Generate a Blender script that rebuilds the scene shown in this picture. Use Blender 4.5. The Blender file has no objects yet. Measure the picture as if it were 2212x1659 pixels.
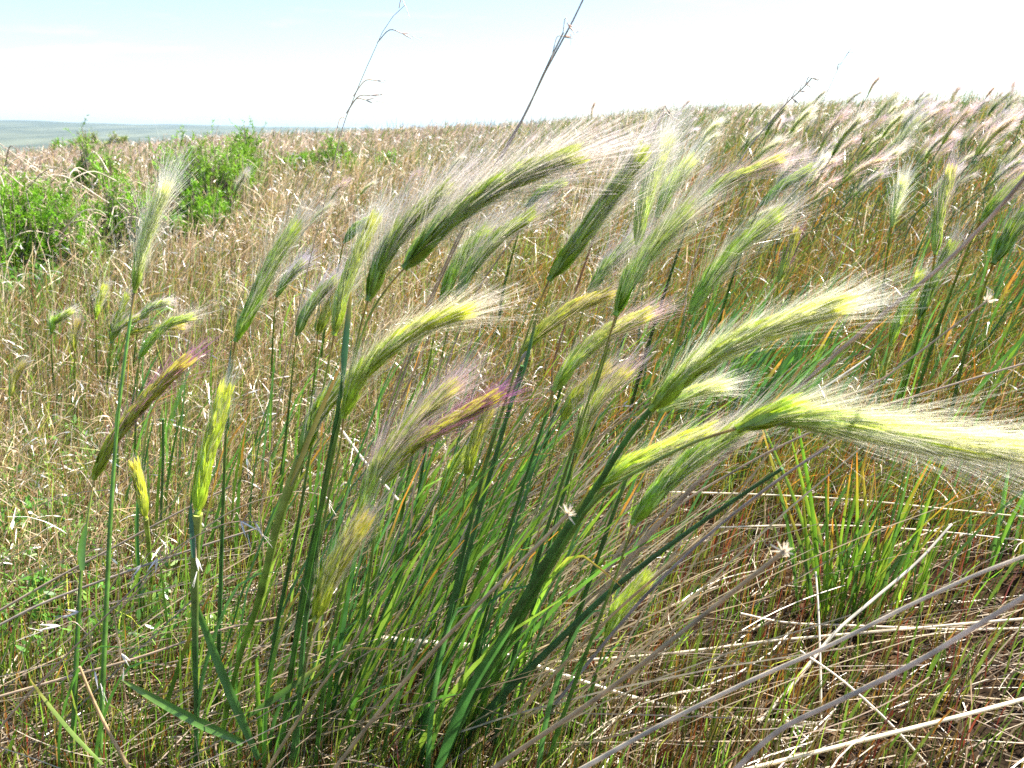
import bpy, math, random
import numpy as np
from mathutils import Vector

rng = np.random.default_rng(7)
random.seed(7)
C = bpy.context.scene.collection
sc = bpy.context.scene

# ------------------------------------------------------------------ camera model
# pixel coordinates below are read off a 2212 x 1659 view of the photograph
VW, VH, F = 2212.0, 1659.0, 1739.5
CAMH = 0.60
PITCH = math.atan((829.5 - 285.0) / F)
CP, SP = math.cos(PITCH), math.sin(PITCH)
CAM = np.array([0.0, 0.0, CAMH])
FWD = np.array([0.0, CP, -SP]); UP = np.array([0.0, SP, CP]); RIGHT = np.array([1.0, 0, 0])


def terr(x, y):
    x = np.asarray(x, float); y = np.asarray(y, float)
    xp = np.maximum(x, 0)
    z = 0.0745 * x + 0.0285 * (np.sqrt(x * x + 0.09) - 0.3) + 0.0445 * y - 0.0010 * (x * x + y * y) - 0.008 * xp * xp
    r = np.sqrt(x * x + y * y)
    am = np.clip((r - 0.8) / 4.0, 0, 1)
    z = z + am * (0.018 * np.sin(1.7 * x + 0.6 * y + 1.0) + 0.015 * np.sin(0.9 * y - 1.3 * x + 2.0) + 0.05 * np.clip(r / 12, 0, 1) * np.sin(0.33 * x + 0.21 * y))
    u = (z + 26.0) / 6.0
    return -26.0 + 6.0 * np.logaddexp(0, np.clip(u, -50, 200))


def P(vx, vy, d):
    """point seen at pixel (vx, vy), d metres along the viewing axis"""
    return CAM + d * (FWD + RIGHT * ((vx - VW / 2) / F) - UP * ((vy - VH / 2) / F))


def G(vx, vy):
    """point of the ground seen at a pixel"""
    lo, hi = 0.2, 40.0
    d = 0.3
    while d < 40:
        p = P(vx, vy, d)
        if p[2] < terr(p[0], p[1]):
            break
        d *= 1.02
    lo, hi = d / 1.02, d
    for _ in range(20):
        m = (lo + hi) / 2
        p = P(vx, vy, m)
        if p[2] < terr(p[0], p[1]): hi = m
        else: lo = m
    return P(vx, vy, hi), hi


# ------------------------------------------------------------------ materials
def mat_attr(name, transl, gloss, rough=0.4, noise=0.25, nscale=60.0, gain=1.0):
    m = bpy.data.materials.new(name); m.use_nodes = True
    nt = m.node_tree; nt.nodes.clear()
    out = nt.nodes.new('ShaderNodeOutputMaterial')
    at = nt.nodes.new('ShaderNodeAttribute'); at.attribute_name = 'Col'
    tc = nt.nodes.new('ShaderNodeTexCoord')
    nz = nt.nodes.new('ShaderNodeTexNoise'); nz.inputs['Scale'].default_value = nscale; nz.inputs['Detail'].default_value = 2
    nt.links.new(tc.outputs['Object'], nz.inputs['Vector'])
    mr = nt.nodes.new('ShaderNodeMapRange')
    mr.inputs['From Min'].default_value = 0.3; mr.inputs['From Max'].default_value = 0.7
    mr.inputs['To Min'].default_value = gain * (1 - noise); mr.inputs['To Max'].default_value = gain * (1 + noise)
    nt.links.new(nz.outputs['Fac'], mr.inputs['Value'])
    mx = nt.nodes.new('ShaderNodeVectorMath'); mx.operation = 'SCALE'
    nt.links.new(at.outputs['Color'], mx.inputs[0]); nt.links.new(mr.outputs['Result'], mx.inputs['Scale'])
    col = mx.outputs['Vector']
    df = nt.nodes.new('ShaderNodeBsdfDiffuse'); tr = nt.nodes.new('ShaderNodeBsdfTranslucent')
    nt.links.new(col, df.inputs['Color']); nt.links.new(col, tr.inputs['Color'])
    m1 = nt.nodes.new('ShaderNodeMixShader'); m1.inputs[0].default_value = transl
    nt.links.new(df.outputs[0], m1.inputs[1]); nt.links.new(tr.outputs[0], m1.inputs[2])
    last = m1
    if gloss > 0:
        gl = nt.nodes.new('ShaderNodeBsdfGlossy'); gl.inputs['Roughness'].default_value = rough
        gl.inputs['Color'].default_value = (1, 1, 1, 1)
        m2 = nt.nodes.new('ShaderNodeMixShader'); m2.inputs[0].default_value = gloss
        nt.links.new(m1.outputs[0], m2.inputs[1]); nt.links.new(gl.outputs[0], m2.inputs[2]); last = m2
    nt.links.new(last.outputs[0], out.inputs['Surface'])
    return m


M_DRY = mat_attr('dry_straw', 0.34, 0.06, 0.32, gain=1.0)
M_LITTER = mat_attr('fallen_straw', 0.25, 0.05, 0.35, gain=.62)
M_GREEN = mat_attr('green_leaf', 0.50, 0.04, 0.35, gain=1.35)
M_STEM = mat_attr('grass_stem', 0.30, 0.06, 0.35, .32, 90, gain=1.35)
M_AWN = mat_attr('awn_bristle', 0.60, 0.05, 0.30, 0.1)
M_HEAD = mat_attr('spikelet_husk', 0.55, 0.05, 0.35, 0.15, 200, 1.6)
M_BUSH = mat_attr('shrub_leaf', 0.45, 0.03, 0.4, 0.3, 12, 1.35)
M_WOOD = mat_attr('dead_twig', 0.0, 0.03, 0.5, 0.3, 40)


def mat_soil():
    m = bpy.data.materials.new('soil'); m.use_nodes = True
    nt = m.node_tree; b = nt.nodes['Principled BSDF']
    tc = nt.nodes.new('ShaderNodeTexCoord')
    n1 = nt.nodes.new('ShaderNodeTexNoise'); n1.inputs['Scale'].default_value = 45; n1.inputs['Detail'].default_value = 8
    n2 = nt.nodes.new('ShaderNodeTexNoise'); n2.inputs['Scale'].default_value = 4; n2.inputs['Detail'].default_value = 4
    for n in (n1, n2): nt.links.new(tc.outputs['Object'], n.inputs['Vector'])
    r1 = nt.nodes.new('ShaderNodeValToRGB')
    r1.color_ramp.elements[0].position = 0.35; r1.color_ramp.elements[0].color = (0.008, 0.0055, 0.004, 1)
    r1.color_ramp.elements[1].position = 0.7; r1.color_ramp.elements[1].color = (0.055, 0.038, 0.025, 1)
    nt.links.new(n1.outputs['Fac'], r1.inputs[0])
    r2 = nt.nodes.new('ShaderNodeValToRGB')
    r2.color_ramp.elements[0].position = 0.4; r2.color_ramp.elements[0].color = (0.8, 0.8, 0.8, 1)
    r2.color_ramp.elements[1].position = 0.65; r2.color_ramp.elements[1].color = (1.3, 1.1, 0.9, 1)
    nt.links.new(n2.outputs['Fac'], r2.inputs[0])
    mx = nt.nodes.new('ShaderNodeMixRGB'); mx.blend_type = 'MULTIPLY'; mx.inputs[0].default_value = 1
    nt.links.new(r1.outputs[0], mx.inputs[1]); nt.links.new(r2.outputs[0], mx.inputs[2])
    nt.links.new(mx.outputs[0], b.inputs['Base Color'])
    b.inputs['Roughness'].default_value = 0.95; b.inputs['Specular IOR Level'].default_value = 0.03
    bp = nt.nodes.new('ShaderNodeBump'); bp.inputs['Strength'].default_value = 0.8; bp.inputs['Distance'].default_value = 0.01
    nt.links.new(n1.outputs['Fac'], bp.inputs['Height']); nt.links.new(bp.outputs[0], b.inputs['Normal'])
    return m


def mat_hill():
    m = bpy.data.materials.new('sagebrush_plain'); m.use_nodes = True
    nt = m.node_tree; b = nt.nodes['Principled BSDF']
    tc = nt.nodes.new('ShaderNodeTexCoord')
    mp = nt.nodes.new('ShaderNodeMapping'); mp.inputs['Scale'].default_value = (0.012, 0.004, 0.02)
    nt.links.new(tc.outputs['Object'], mp.inputs['Vector'])
    n1 = nt.nodes.new('ShaderNodeTexNoise'); n1.inputs['Scale'].default_value = 1; n1.inputs['Detail'].default_value = 8; n1.inputs['Roughness'].default_value = 0.7
    nt.links.new(mp.outputs[0], n1.inputs['Vector'])
    r1 = nt.nodes.new('ShaderNodeValToRGB')
    r1.color_ramp.elements[0].position = 0.4; r1.color_ramp.elements[0].color = (0.03, 0.045, 0.026, 1)
    r1.color_ramp.elements[1].position = 0.65; r1.color_ramp.elements[1].color = (0.10, 0.115, 0.07, 1)
    nt.links.new(n1.outputs['Fac'], r1.inputs[0]); nt.links.new(r1.outputs[0], b.inputs['Base Color'])
    b.inputs['Roughness'].default_value = 1.0
    return m


M_SOIL, M_HILL = mat_soil(), mat_hill()


# ------------------------------------------------------------------ mesh helpers
def mesh_np(name, V, Q, col, mat, parent=None, smooth=False):
    """link one mesh object from vertex (n,3), face (m,3|4) and colour (n,3) arrays"""
    V = np.asarray(V, np.float32).reshape(-1, 3); Q = np.asarray(Q, np.int32)
    me = bpy.data.meshes.new(name)
    me.vertices.add(len(V)); me.vertices.foreach_set('co', V.ravel())
    k = Q.shape[1]
    me.loops.add(Q.size); me.loops.foreach_set('vertex_index', Q.ravel())
    me.polygons.add(len(Q))
    me.polygons.foreach_set('loop_start', np.arange(0, Q.size, k, dtype=np.int32))
    me.polygons.foreach_set('loop_total', np.full(len(Q), k, np.int32))
    if smooth: me.polygons.foreach_set('use_smooth', np.ones(len(Q), bool))
    if col is not None:
        a = me.color_attributes.new('Col', 'FLOAT_COLOR', 'POINT')
        c4 = np.ones((len(V), 4), np.float32); c4[:, :3] = np.clip(np.asarray(col).reshape(-1, 3), 0, 1)
        a.data.foreach_set('color', c4.ravel())
    me.update(calc_edges=True)
    me.materials.append(mat)
    o = bpy.data.objects.new(name, me); C.objects.link(o)
    if parent is not None: o.parent = parent
    return o


class Geo:
    """collects quads with colours until they are linked as ONE mesh"""
    def __init__(s): s.V, s.Q, s.K, s.n = [], [], [], 0
    def add(s, V, Q, K):
        V = np.asarray(V, float).reshape(-1, 3)
        s.V.append(V); s.Q.append(np.asarray(Q) + s.n); s.K.append(np.asarray(K, float).reshape(-1, 3)); s.n += len(V)
    def build(s, name, mat, parent=None, off=None, smooth=False):
        V = np.concatenate(s.V)
        if off is not None: V = V - off
        return mesh_np(name, V, np.concatenate(s.Q), np.concatenate(s.K), mat, parent, smooth)


def unit(a): return a / np.maximum(np.linalg.norm(a, axis=-1, keepdims=True), 1e-9)


def strands(g, Pt, W, K, roll=None):
    """ribbons: Pt (n,s,3) centre points, W (n,s) widths, K (n,s,3) colours"""
    n, s, _ = Pt.shape
    d = unit(Pt[:, -1] - Pt[:, 0])
    rv = unit(rng.normal(size=(n, 3))) if roll is None else roll
    side = unit(np.cross(d, rv))[:, None, :]
    A = Pt - side * W[..., None] / 2; B = Pt + side * W[..., None] / 2
    V = np.stack([A, B], 2).reshape(-1, 3)
    i = (np.arange(n)[:, None] * s + np.arange(s - 1)[None]) * 2
    Q = np.stack([i, i + 1, i + 3, i + 2], -1).reshape(-1, 4)
    g.add(V, Q, np.repeat(K.reshape(-1, 3), 2, 0))


def cr(pts, n):
    """Catmull-Rom resampling of a polyline, even in length"""
    p = np.asarray(pts, float)
    if len(p) == 2: return p[0] + (p[1] - p[0]) * np.linspace(0, 1, n)[:, None]
    q = np.vstack([2 * p[0] - p[1], p, 2 * p[-1] - p[-2]])
    out = []
    for i in range(len(p) - 1):
        t = np.linspace(0, 1, 12, endpoint=False)[:, None]
        a, b, c, d = q[i], q[i + 1], q[i + 2], q[i + 3]
        out.append(0.5 * (2 * b + (c - a) * t + (2 * a - 5 * b + 4 * c - d) * t * t + (3 * b - a - 3 * c + d) * t ** 3))
    o = np.vstack(out + [p[-1:]])
    L = np.r_[0, np.cumsum(np.linalg.norm(np.diff(o, axis=0), axis=1))]
    s = np.linspace(0, L[-1], n)
    return np.stack([np.interp(s, L, o[:, k]) for k in range(3)], 1)


def frames(c):
    T = unit(np.gradient(c, axis=0))
    ref = np.array([0.13, 1.0, 0.21])
    N = unit(np.cross(T, ref)); B = np.cross(T, N)
    return T, N, B


def tube(g, c, R, K, sides=6):
    c = np.asarray(c); n = len(c)
    T, N, B = frames(c)
    a = np.arange(sides) * 2 * math.pi / sides
    R = np.broadcast_to(np.asarray(R, float), (n,))
    V = c[:, None] + R[:, None, None] * (N[:, None] * np.cos(a)[None, :, None] + B[:, None] * np.sin(a)[None, :, None])
    i = np.arange(n - 1)[:, None] * sides; j = np.arange(sides)[None]; j2 = (j + 1) % sides
    Q = np.stack([i + j, i + j2, i + sides + j2, i + sides + j], -1).reshape(-1, 4)
    K = np.broadcast_to(np.asarray(K, float), (n, 3))
    g.add(V, Q, np.repeat(K, sides, 0))
    e0, e1 = np.vstack([V[0], c[:1]]), np.vstack([V[-1], c[-1:]])
    for e, kk in ((e0, K[0]), (e1, K[-1])):
        jj = np.arange(0, sides, 2)
        g.add(e, np.stack([jj, (jj + 1) % sides, (jj + 2) % sides, np.full(len(jj), sides)], -1), np.tile(kk, (sides + 1, 1)))


def blade(g, c, W, K, fold=0.25, hint=(0.2, -1.0, 0.4)):
    """leaf with a folded midrib: three vertices across"""
    c = np.asarray(c); n = len(c)
    T = unit(np.gradient(c, axis=0))
    S = unit(np.cross(T, np.asarray(hint))); Nn = np.cross(S, T)
    W = np.asarray(W)[:, None]
    V = np.stack([c - S * W / 2 + Nn * W * fold, c, c + S * W / 2 + Nn * W * fold], 1)
    i = np.arange(n - 1) * 3
    Q = np.vstack([np.stack([i, i + 1, i + 4, i + 3], -1), np.stack([i + 1, i + 2, i + 5, i + 4], -1)])
    g.add(V, Q, np.repeat(np.broadcast_to(K, (n, 3)), 3, 0))


def lerp(a, b, t):
    a = np.asarray(a, float); b = np.asarray(b, float); t = np.asarray(t)[..., None]
    return a + (b - a) * t


def tag(o, label=None, cat=None, group=None, kind=None):
    for k, v in (('label', label), ('category', cat), ('group', group), ('kind', kind)):
        if v: o[k] = v
    return o


def thing(name, label, cat, loc=(0, 0, 0), group=None):
    o = bpy.data.objects.new(name, None); C.objects.link(o)
    o.location = loc; o.empty_display_size = 0.02
    return tag(o, label, cat, group)


# ------------------------------------------------------------------ foxtail heads
# palette: husk base, husk tip, bristle base, bristle middle, bristle tip
PAL = {
    'white': ((.32, .42, .05), (.58, .58, .26), (.56, .62, .14), (.92, .89, .72), (.98, .96, .92)),
    'green': ((.22, .37, .02), (.38, .44, .05), (.32, .46, .05), (.80, .74, .56), (.96, .87, .87)),
    'dark':  ((.15, .26, .015), (.35, .40, .03), (.25, .37, .04), (.76, .67, .60), (.93, .82, .89)),
    'lime':  ((.32, .43, .03), (.46, .48, .05), (.48, .55, .06), (.88, .79, .56), (.96, .86, .84)),
    'cream': ((.26, .36, .02), (.50, .50, .09), (.48, .55, .08), (.95, .90, .70), (.98, .95, .89)),
    'purple': ((.27, .33, .02), (.42, .40, .05), (.36, .34, .10), (.58, .22, .42), (.62, .14, .55)),
    'pink':  ((.29, .40, .04), (.46, .46, .10), (.46, .48, .10), (.90, .68, .66), (.97, .70, .82)),
    'olive': ((.28, .34, .02), (.44, .41, .05), (.40, .42, .06), (.80, .64, .47), (.88, .68, .66)),
    'lav':   ((.21, .34, .04), (.38, .43, .09), (.36, .43, .12), (.80, .70, .75), (.90, .77, .96)),
}
WIND = unit(np.array([1.0, -0.25, 0.12]))


def head_geo(c, pal, awn, nawn, spread=1.0, core=0.0032, wid=0.00017, nflor=260):
    """spike along the curve c: husks (Geo) and bristles (Geo)"""
    a0, a1, b0, b1, b2 = PAL[pal]
    core = core * 1.35
    c = cr(c, 40); T, N, B = frames(c)
    L = np.linalg.norm(np.diff(c, axis=0), axis=1).sum()
    gh, ga = Geo(), Geo()
    # the axis itself
    t = np.linspace(0, 1, 40)
    tube(gh, c, core * 0.45 * (1 - 0.6 * t), lerp(a0, a1, t), 5)
    # husks: slim pointed spindles in spiral rows
    k = np.arange(nflor); s = (k + 0.5) / nflor * 0.97
    ph = k * 2.39996 + rng.normal(0, .15, nflor)
    idx = s * 39; i0 = np.clip(idx.astype(int), 0, 38); f = (idx - i0)[:, None]
    pc = c[i0] * (1 - f) + c[i0 + 1] * f; tt = unit(T[i0]); nn = N[i0] * np.cos(ph)[:, None] + B[i0] * np.sin(ph)[:, None]
    prof = core * np.clip(0.55 + 1.8 * s, 0, 1) * np.clip((1.08 - s) / 0.35, 0.35, 1)
    d = unit(tt + nn * 0.22); ln = (core * 3.8 * rng.uniform(.8, 1.2, nflor))[:, None]
    p0 = pc + nn * prof[:, None] * 0.25
    T5 = np.array([0, .25, .55, .85, 1.])[None, :, None]
    Ph = p0[:, None] + (d * ln)[:, None] * T5 + (nn * core * .25)[:, None] * (T5 * (1 - T5) * 4)
    kc = lerp(a0, a1, np.clip(s * .9 + .1 + rng.normal(0, .2, nflor), 0, 1)) * rng.uniform(.8, 1.3, (nflor, 1))
    Kh = kc[:, None] * np.array([.75, .9, 1, 1.1, 1.25])[None, :, None]
    strands(gh, Ph, core * .62 * rng.uniform(.8, 1.2, (nflor, 1)) * np.array([.4, 1, .95, .5, .12])[None], Kh, unit(nn + rng.normal(0, .35, nn.shape)))
    # bristles
    n = int(nawn * 1.1); s = rng.uniform(0, 1, n) ** 0.95 * 0.98
    ph = rng.uniform(0, 2 * math.pi, n)
    idx = s * 39; i0 = np.clip(idx.astype(int), 0, 38); f = (idx - i0)[:, None]
    pc = c[i0] * (1 - f) + c[i0 + 1] * f; tt = T[i0]; nn = N[i0] * np.cos(ph)[:, None] + B[i0] * np.sin(ph)[:, None]
    prof = core * np.clip(0.5 + 1.8 * s, 0, 1) * np.clip((1.1 - s) / 0.3, 0.3, 1)
    sp = spread * np.where(rng.random(n) < .5, np.abs(rng.normal(0.10, 0.05, n)), np.abs(rng.normal(0.25, 0.12, n)))
    d0 = unit(tt * np.cos(sp)[:, None] + nn * np.sin(sp)[:, None])
    ln = awn * rng.uniform(.55, 1.08, n) * (0.78 + 0.22 * s) * np.where(rng.random(n) < .07, rng.uniform(.4, .8, n), 1)
    S = 5; t = np.linspace(0, 1, S)[None, :, None]
    bend = rng.normal(0.06, 0.05, n)[:, None, None]; jit = rng.normal(0, .045, (n, 1, 3)) * np.where(rng.random((n, 1, 1)) < .08, 4, 1)
    Pt = (pc + nn * prof[:, None] * 0.6)[:, None] + ln[:, None, None] * (d0[:, None] * t + (WIND * bend + jit) * t * t)
    w = wid * rng.uniform(.75, 1.25, n)[:, None] * np.linspace(1, .35, S)[None]
    tt1 = np.linspace(0, 1, S)[None] * np.ones((n, 1))
    # bristles from higher up the spike pale sooner; those of the lower spike stay green longer
    tq = np.clip(tt1 * .95 - .06 + 0.28 * (s[:, None] - 0.5) + rng.normal(0, .10, (n, 1)), 0, 1)
    mixb = (rng.random((n, 1, 1)) ** 2 * (.35 if pal in ('purple', 'pink') else .75)); b2m = np.array(b2) * (1 - mixb) + np.array([.88, .80, .66]) * mixb
    K = np.where(tq[..., None] < .45, lerp(b0, b1, np.clip(tq / .45, 0, 1)), np.array(b1) + (b2m - np.array(b1)) * np.clip((tq - .45) / .55, 0, 1)[..., None])
    K = K * rng.uniform(.85, 1.12, (n, 1, 1))
    strands(ga, Pt, w, K)
    return gh, ga


GREENS = [(.06, .16, .02), (.08, .19, .025), (.04, .12, .028), (.12, .23, .02), (.06, .15, .035)]


def leaf_part(pts3, wmax, col, tip, parent, off, label=None, hint=None, taper='lance'):
    c = cr(pts3, 14); t = np.linspace(0, 1, 14)
    W = wmax * np.minimum(1, 0.55 + 1.5 * t) * np.sqrt(np.clip(1 - t ** 2.2, 0.0006, 1))
    K = lerp(col, tip, np.clip((t - .55) / .45, 0, 1) ** 1.5)
    g = Geo(); blade(g, c, W, K, 0.22, hint if hint is not None else (rng.normal(0, .5), -1, .5))
    o = g.build('leaf', M_GREEN, parent, off)
    if label: o['label'] = label
    return o


def foxtail(label, head, hd, stem, pal, awn=0.045, nawn=620, w=(5, 12), spread=1.0, core=0.0031, leaves=(), basal=1, group='foxtail stalks in the foreground',
            stemcol=None, wid=0.00017, nflor=260):
    hb, ht = hd if isinstance(hd, tuple) else (hd, hd)
    root, rd = G(*stem[-1])
    loc = root.copy()
    t = thing('foxtail_barley', label, 'foxtail grass', tuple(loc), group)
    # stem, from the head down to the root
    px = np.array([head[0]] + list(stem[1:]) if tuple(stem[0]) == tuple(head[0]) else [head[0]] + list(stem), float)
    L = np.r_[0, np.cumsum(np.linalg.norm(np.diff(px, axis=0), axis=1))]; f = L / L[-1]
    dep = hb + (rd - hb) * f
    c = cr([P(x, y, d) for (x, y), d in zip(px, dep)], 36)
    c[-1, 2] = min(c[-1, 2], loc[2]) - 0.004
    ff = np.linspace(0, 1, 36); dd = hb + (rd - hb) * ff
    R = (w[0] + (w[1] - w[0]) * np.clip(ff * 1.6, 0, 1)) * dd / F / 2 * .85
    node = np.exp(-((ff - rng.uniform(.35, .5)) / .012) ** 2) + np.exp(-((ff - rng.uniform(.7, .8)) / .012) ** 2)
    base = np.array(stemcol if stemcol is not None else GREENS[rng.integers(len(GREENS))])
    top = np.array([.26, .30, .07]) if stemcol is None else base * 1.4
    K = lerp(top, base, np.clip(ff * 2.2, 0, 1)) * (1 - .45 * node[:, None]) * rng.uniform(.9, 1.1, (36, 1))
    if w[0] < 10: K[:2] = np.array([.30, .22, .07])
    g = Geo(); tube(g, c, R * (1 + .22 * node), K, 7)
    g.build('stem', M_STEM, t, loc, True)
    # head
    hp = np.array(head, float); HL = np.r_[0, np.cumsum(np.linalg.norm(np.diff(hp, axis=0), axis=1))]; hf = HL / HL[-1]
    hc = [P(x, y, hb + (ht - hb) * q) for (x, y), q in zip(hp, hf)]
    gh, ga = head_geo(hc, pal, awn, nawn, spread, core, wid, nflor)
    h = gh.build('seed_head', M_HEAD, t, loc)
    ga.build('bristles', M_AWN, h, loc)
    for lf in leaves:
        pts, (d0, d1), wp, col, tip = lf
        n = len(pts)
        leaf_part([P(x, y, d0 + (d1 - d0) * i / (n - 1)) for i, (x, y) in enumerate(pts)], wp * (d0 + d1) / 2 / F, col, tip, t, loc)
    # sheath leaf folded against the stem and basal leaves
    for k in range(basal):
        hgt = rng.uniform(.08, .26); lean = rng.uniform(.1, .6)
        b = loc + np.array([rng.normal(0, .012), rng.normal(0, .012), 0])
        az = rng.normal(-.1, .7)
        dirv = np.array([math.cos(az), math.sin(az), 0])
        pts = [b + np.array([0, 0, -.004]), b + dirv * lean * hgt * .25 + [0, 0, hgt * .5], b + dirv * lean * hgt * .8 + [0, 0, hgt * .92], b + dirv * lean * hgt * 1.35 + [0, 0, hgt * .98]]
        gcol = np.array(GREENS[rng.integers(len(GREENS))]) * rng.uniform(1, 1.5)
        tip = gcol * 1.3 if rng.random() < .6 else np.array([.38, .20, .04])
        leaf_part(pts, rng.uniform(.0022, .0042), gcol, tip, t, loc)
    return t


O_ = (.42, .20, .03)
# ------------------------------------------------------------------ the ground
def build_ground():
    az = np.radians(np.linspace(-180, 180, 361)[:-1])
    r = np.concatenate([[0.02], np.geomspace(0.12, 3.2, 150), np.geomspace(3.3, 160, 110)])
    A, R = np.meshgrid(az, r)
    X, Y = R * np.sin(A), R * np.cos(A)
    Z = terr(X, Y)
    cl = np.clip(1.6 - R, 0, 1)[..., None][..., 0] + .25
    nz = sum(np.sin(X * a + Y * b + p) * np.sin(X * b2 - Y * a2 + p2) for a, b, p, a2, b2, p2 in rng.uniform(20, 140, (10, 6))) / 10
    nz += rng.normal(0, .35, X.shape)
    Z = Z + np.clip(nz, -1, 1) * 0.006 * np.clip(2.5 - R, 0, 1)
    n1, n2 = X.shape
    i = np.arange(n1 - 1)[:, None] * n2; j = np.arange(n2)[None]; j2 = (j + 1) % n2
    Q = np.stack([i + j, i + j2, i + n2 + j2, i + n2 + j], -1).reshape(-1, 4)
    o = mesh_np('ground', np.stack([X, Y, Z], -1).reshape(-1, 3), Q, None, M_SOIL, None, True)
    tag(o, 'dark brown crumbly soil showing between the grasses', kind='structure')
    # the plain and the low ridge beyond
    az = np.radians(np.linspace(-75, 75, 240)); r = np.geomspace(150, 9000, 90)
    A, R = np.meshgrid(az, r); X, Y = R * np.sin(A), R * np.cos(A)
    el = np.interp(np.degrees(A), [-75, -32, -24, -13, -6, 5, 75], [.0120, .0116, .0082, .0052, .0036, .0028, .001])
    prof = np.clip((R - 600) / 2600, 0, 1); prof = prof * prof * (3 - 2 * prof)
    Z = -27 + prof * (27 + 3200 * el) + 1.2 * np.sin(A * 40 + R * .0011) * prof * np.clip(R / 3000, 0, 1) + .8 * np.sin(A * 93 + R * .004) * prof
    Z = np.where(R > 3500, Z - (R - 3500) * .06, Z)
    n1, n2 = X.shape
    i = np.arange(n1 - 1)[:, None] * n2; j = np.arange(n2 - 1)[None]
    Q = np.stack([i + j, i + j + 1, i + n2 + j + 1, i + n2 + j], -1).reshape(-1, 4)
    o = mesh_np('hills', np.stack([X, Y, Z], -1).reshape(-1, 3), Q, None, M_HILL, None, True)
    tag(o, 'far blue grey plain and low ridge on the horizon', kind='structure')


build_ground()


LG, MG, OG = (.13, .31, .02), (.13, .28, .025), (.17, .25, .06)


def at(px, dist, ytop, wpx):
    """ground point dist metres out under pixel column px; height that reaches pixel row ytop; width of wpx pixels"""
    x = dist * (px - VW / 2) / F * 1.03; p = np.array([x, dist, terr(x, dist)])
    zt = CAMH + dist * (285 - ytop) / F * 1.05
    return p, max(.12, zt - p[2]), wpx * dist / F


SHRUBS = []
for lab, px, dist, yt, wpx, seed, ns, lc, dead, ls in (
        ('largest bright green shrub with dead twigs cut by the left edge', 0, 2.55, 345, 330, 3, 480, LG, .25, 1.0),
        ('bright green shrub with arching dead branches behind the white foxtail', 205, 2.85, 350, 270, 5, 360, LG, .5, 1.0),
        ('tall two peaked green shrub in the middle of the slope', 465, 4.4, 296, 240, 9, 260, MG, .12, 1.3),
        ('low green shrub in front of the two peaked one', 455, 3.6, 400, 190, 12, 120, LG, .15, 1.2),
        ('narrow upright shrub right of the two peaked one', 565, 5.0, 305, 90, 15, 110, MG, .1, 1.4),
        ('dark spiky shrub standing left of the two peaked one', 258, 5.2, 305, 80, 18, 100, MG, .2, 1.5),
        ('small green shrub left of the thin oat stalk', 662, 5.6, 330, 80, 21, 90, MG, .2, 1.4),
        ('green shrub directly behind the thin oat stalk', 755, 5.8, 318, 120, 24, 130, MG, .12, 1.5),
        ('small round light green shrub furthest right of the shrubs', 850, 5.8, 335, 60, 27, 90, LG, .08, 1.5),
        ('olive shrub on the far crest, the bigger of two', 258, 19, 268, 75, 30, 150, OG, .1, 4.0),
        ('olive shrub on the far crest, smaller and right of its neighbour', 322, 19, 270, 55, 33, 110, OG, .1, 4.0),
        ('flat green shrub on the far crest at the end of the row', 195, 19, 284, 45, 36, 70, MG, .1, 4.0)):
    p_, h_, w_ = at(px, dist, yt, wpx)
    SHRUBS.append((lab, p_, h_ * (1.05 if dist < 3.2 else 1.0 if dist < 5 else 1.25 if dist < 10 else .72), w_, seed, ns, lc, dead, ls))


def clear(x, y, d, a):
    """little grass grows inside and just in front of the nearer shrubs"""
    k = np.ones(len(x))
    for s_ in SHRUBS[:9]:
        p, w_ = s_[1], s_[3]
        e = np.hypot((x - p[0]) / (w_ * .58), (y - p[1] + .35) / (w_ * .45 + .42))
        k = np.where(e < 1, np.minimum(k, .12 + .5 * e ** 3), k)
    return k


# ------------------------------------------------------------------ fields of grass (uncountable)
def scatter(n, d0, d1, az0=-48, az1=48):
    a = np.radians(rng.uniform(az0, az1, n)); d = np.exp(rng.uniform(math.log(d0), math.log(d1), n))
    return d * np.sin(a), d * np.cos(a), d, np.degrees(a)


def noise2(x, y, s, seed):
    r = np.random.default_rng(seed)
    v = 0
    for k in range(5):
        a = r.uniform(0, 6.28); f = s * 1.7 ** k; ph = r.uniform(0, 6.28, 2)
        v = v + np.sin(f * (x * math.cos(a) + y * math.sin(a)) + ph[0]) * np.sin(f * (-x * math.sin(a) + y * math.cos(a)) + ph[1]) / 1.35 ** k
    return v / 2.2


def pick(cols, n):
    cols = np.array(cols); return cols[rng.integers(len(cols), size=n)] * rng.uniform(.75, 1.25, (n, 1))


def field_height(x, y, d):
    h = np.interp(d, [.6, 1.0, 1.6, 2.4, 5, 12, 40], [.07, .09, .13, .18, .23, .26, .28])
    right = np.clip(x / (0.25 * d + .1), -1, 1)
    h = h + .06 * np.clip(right, 0, 1) * np.clip((d - 1.5) / 2, 0, 1)
    h = h * (1 + .3 * noise2(x, y, 1.5, 3))
    return h


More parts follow.
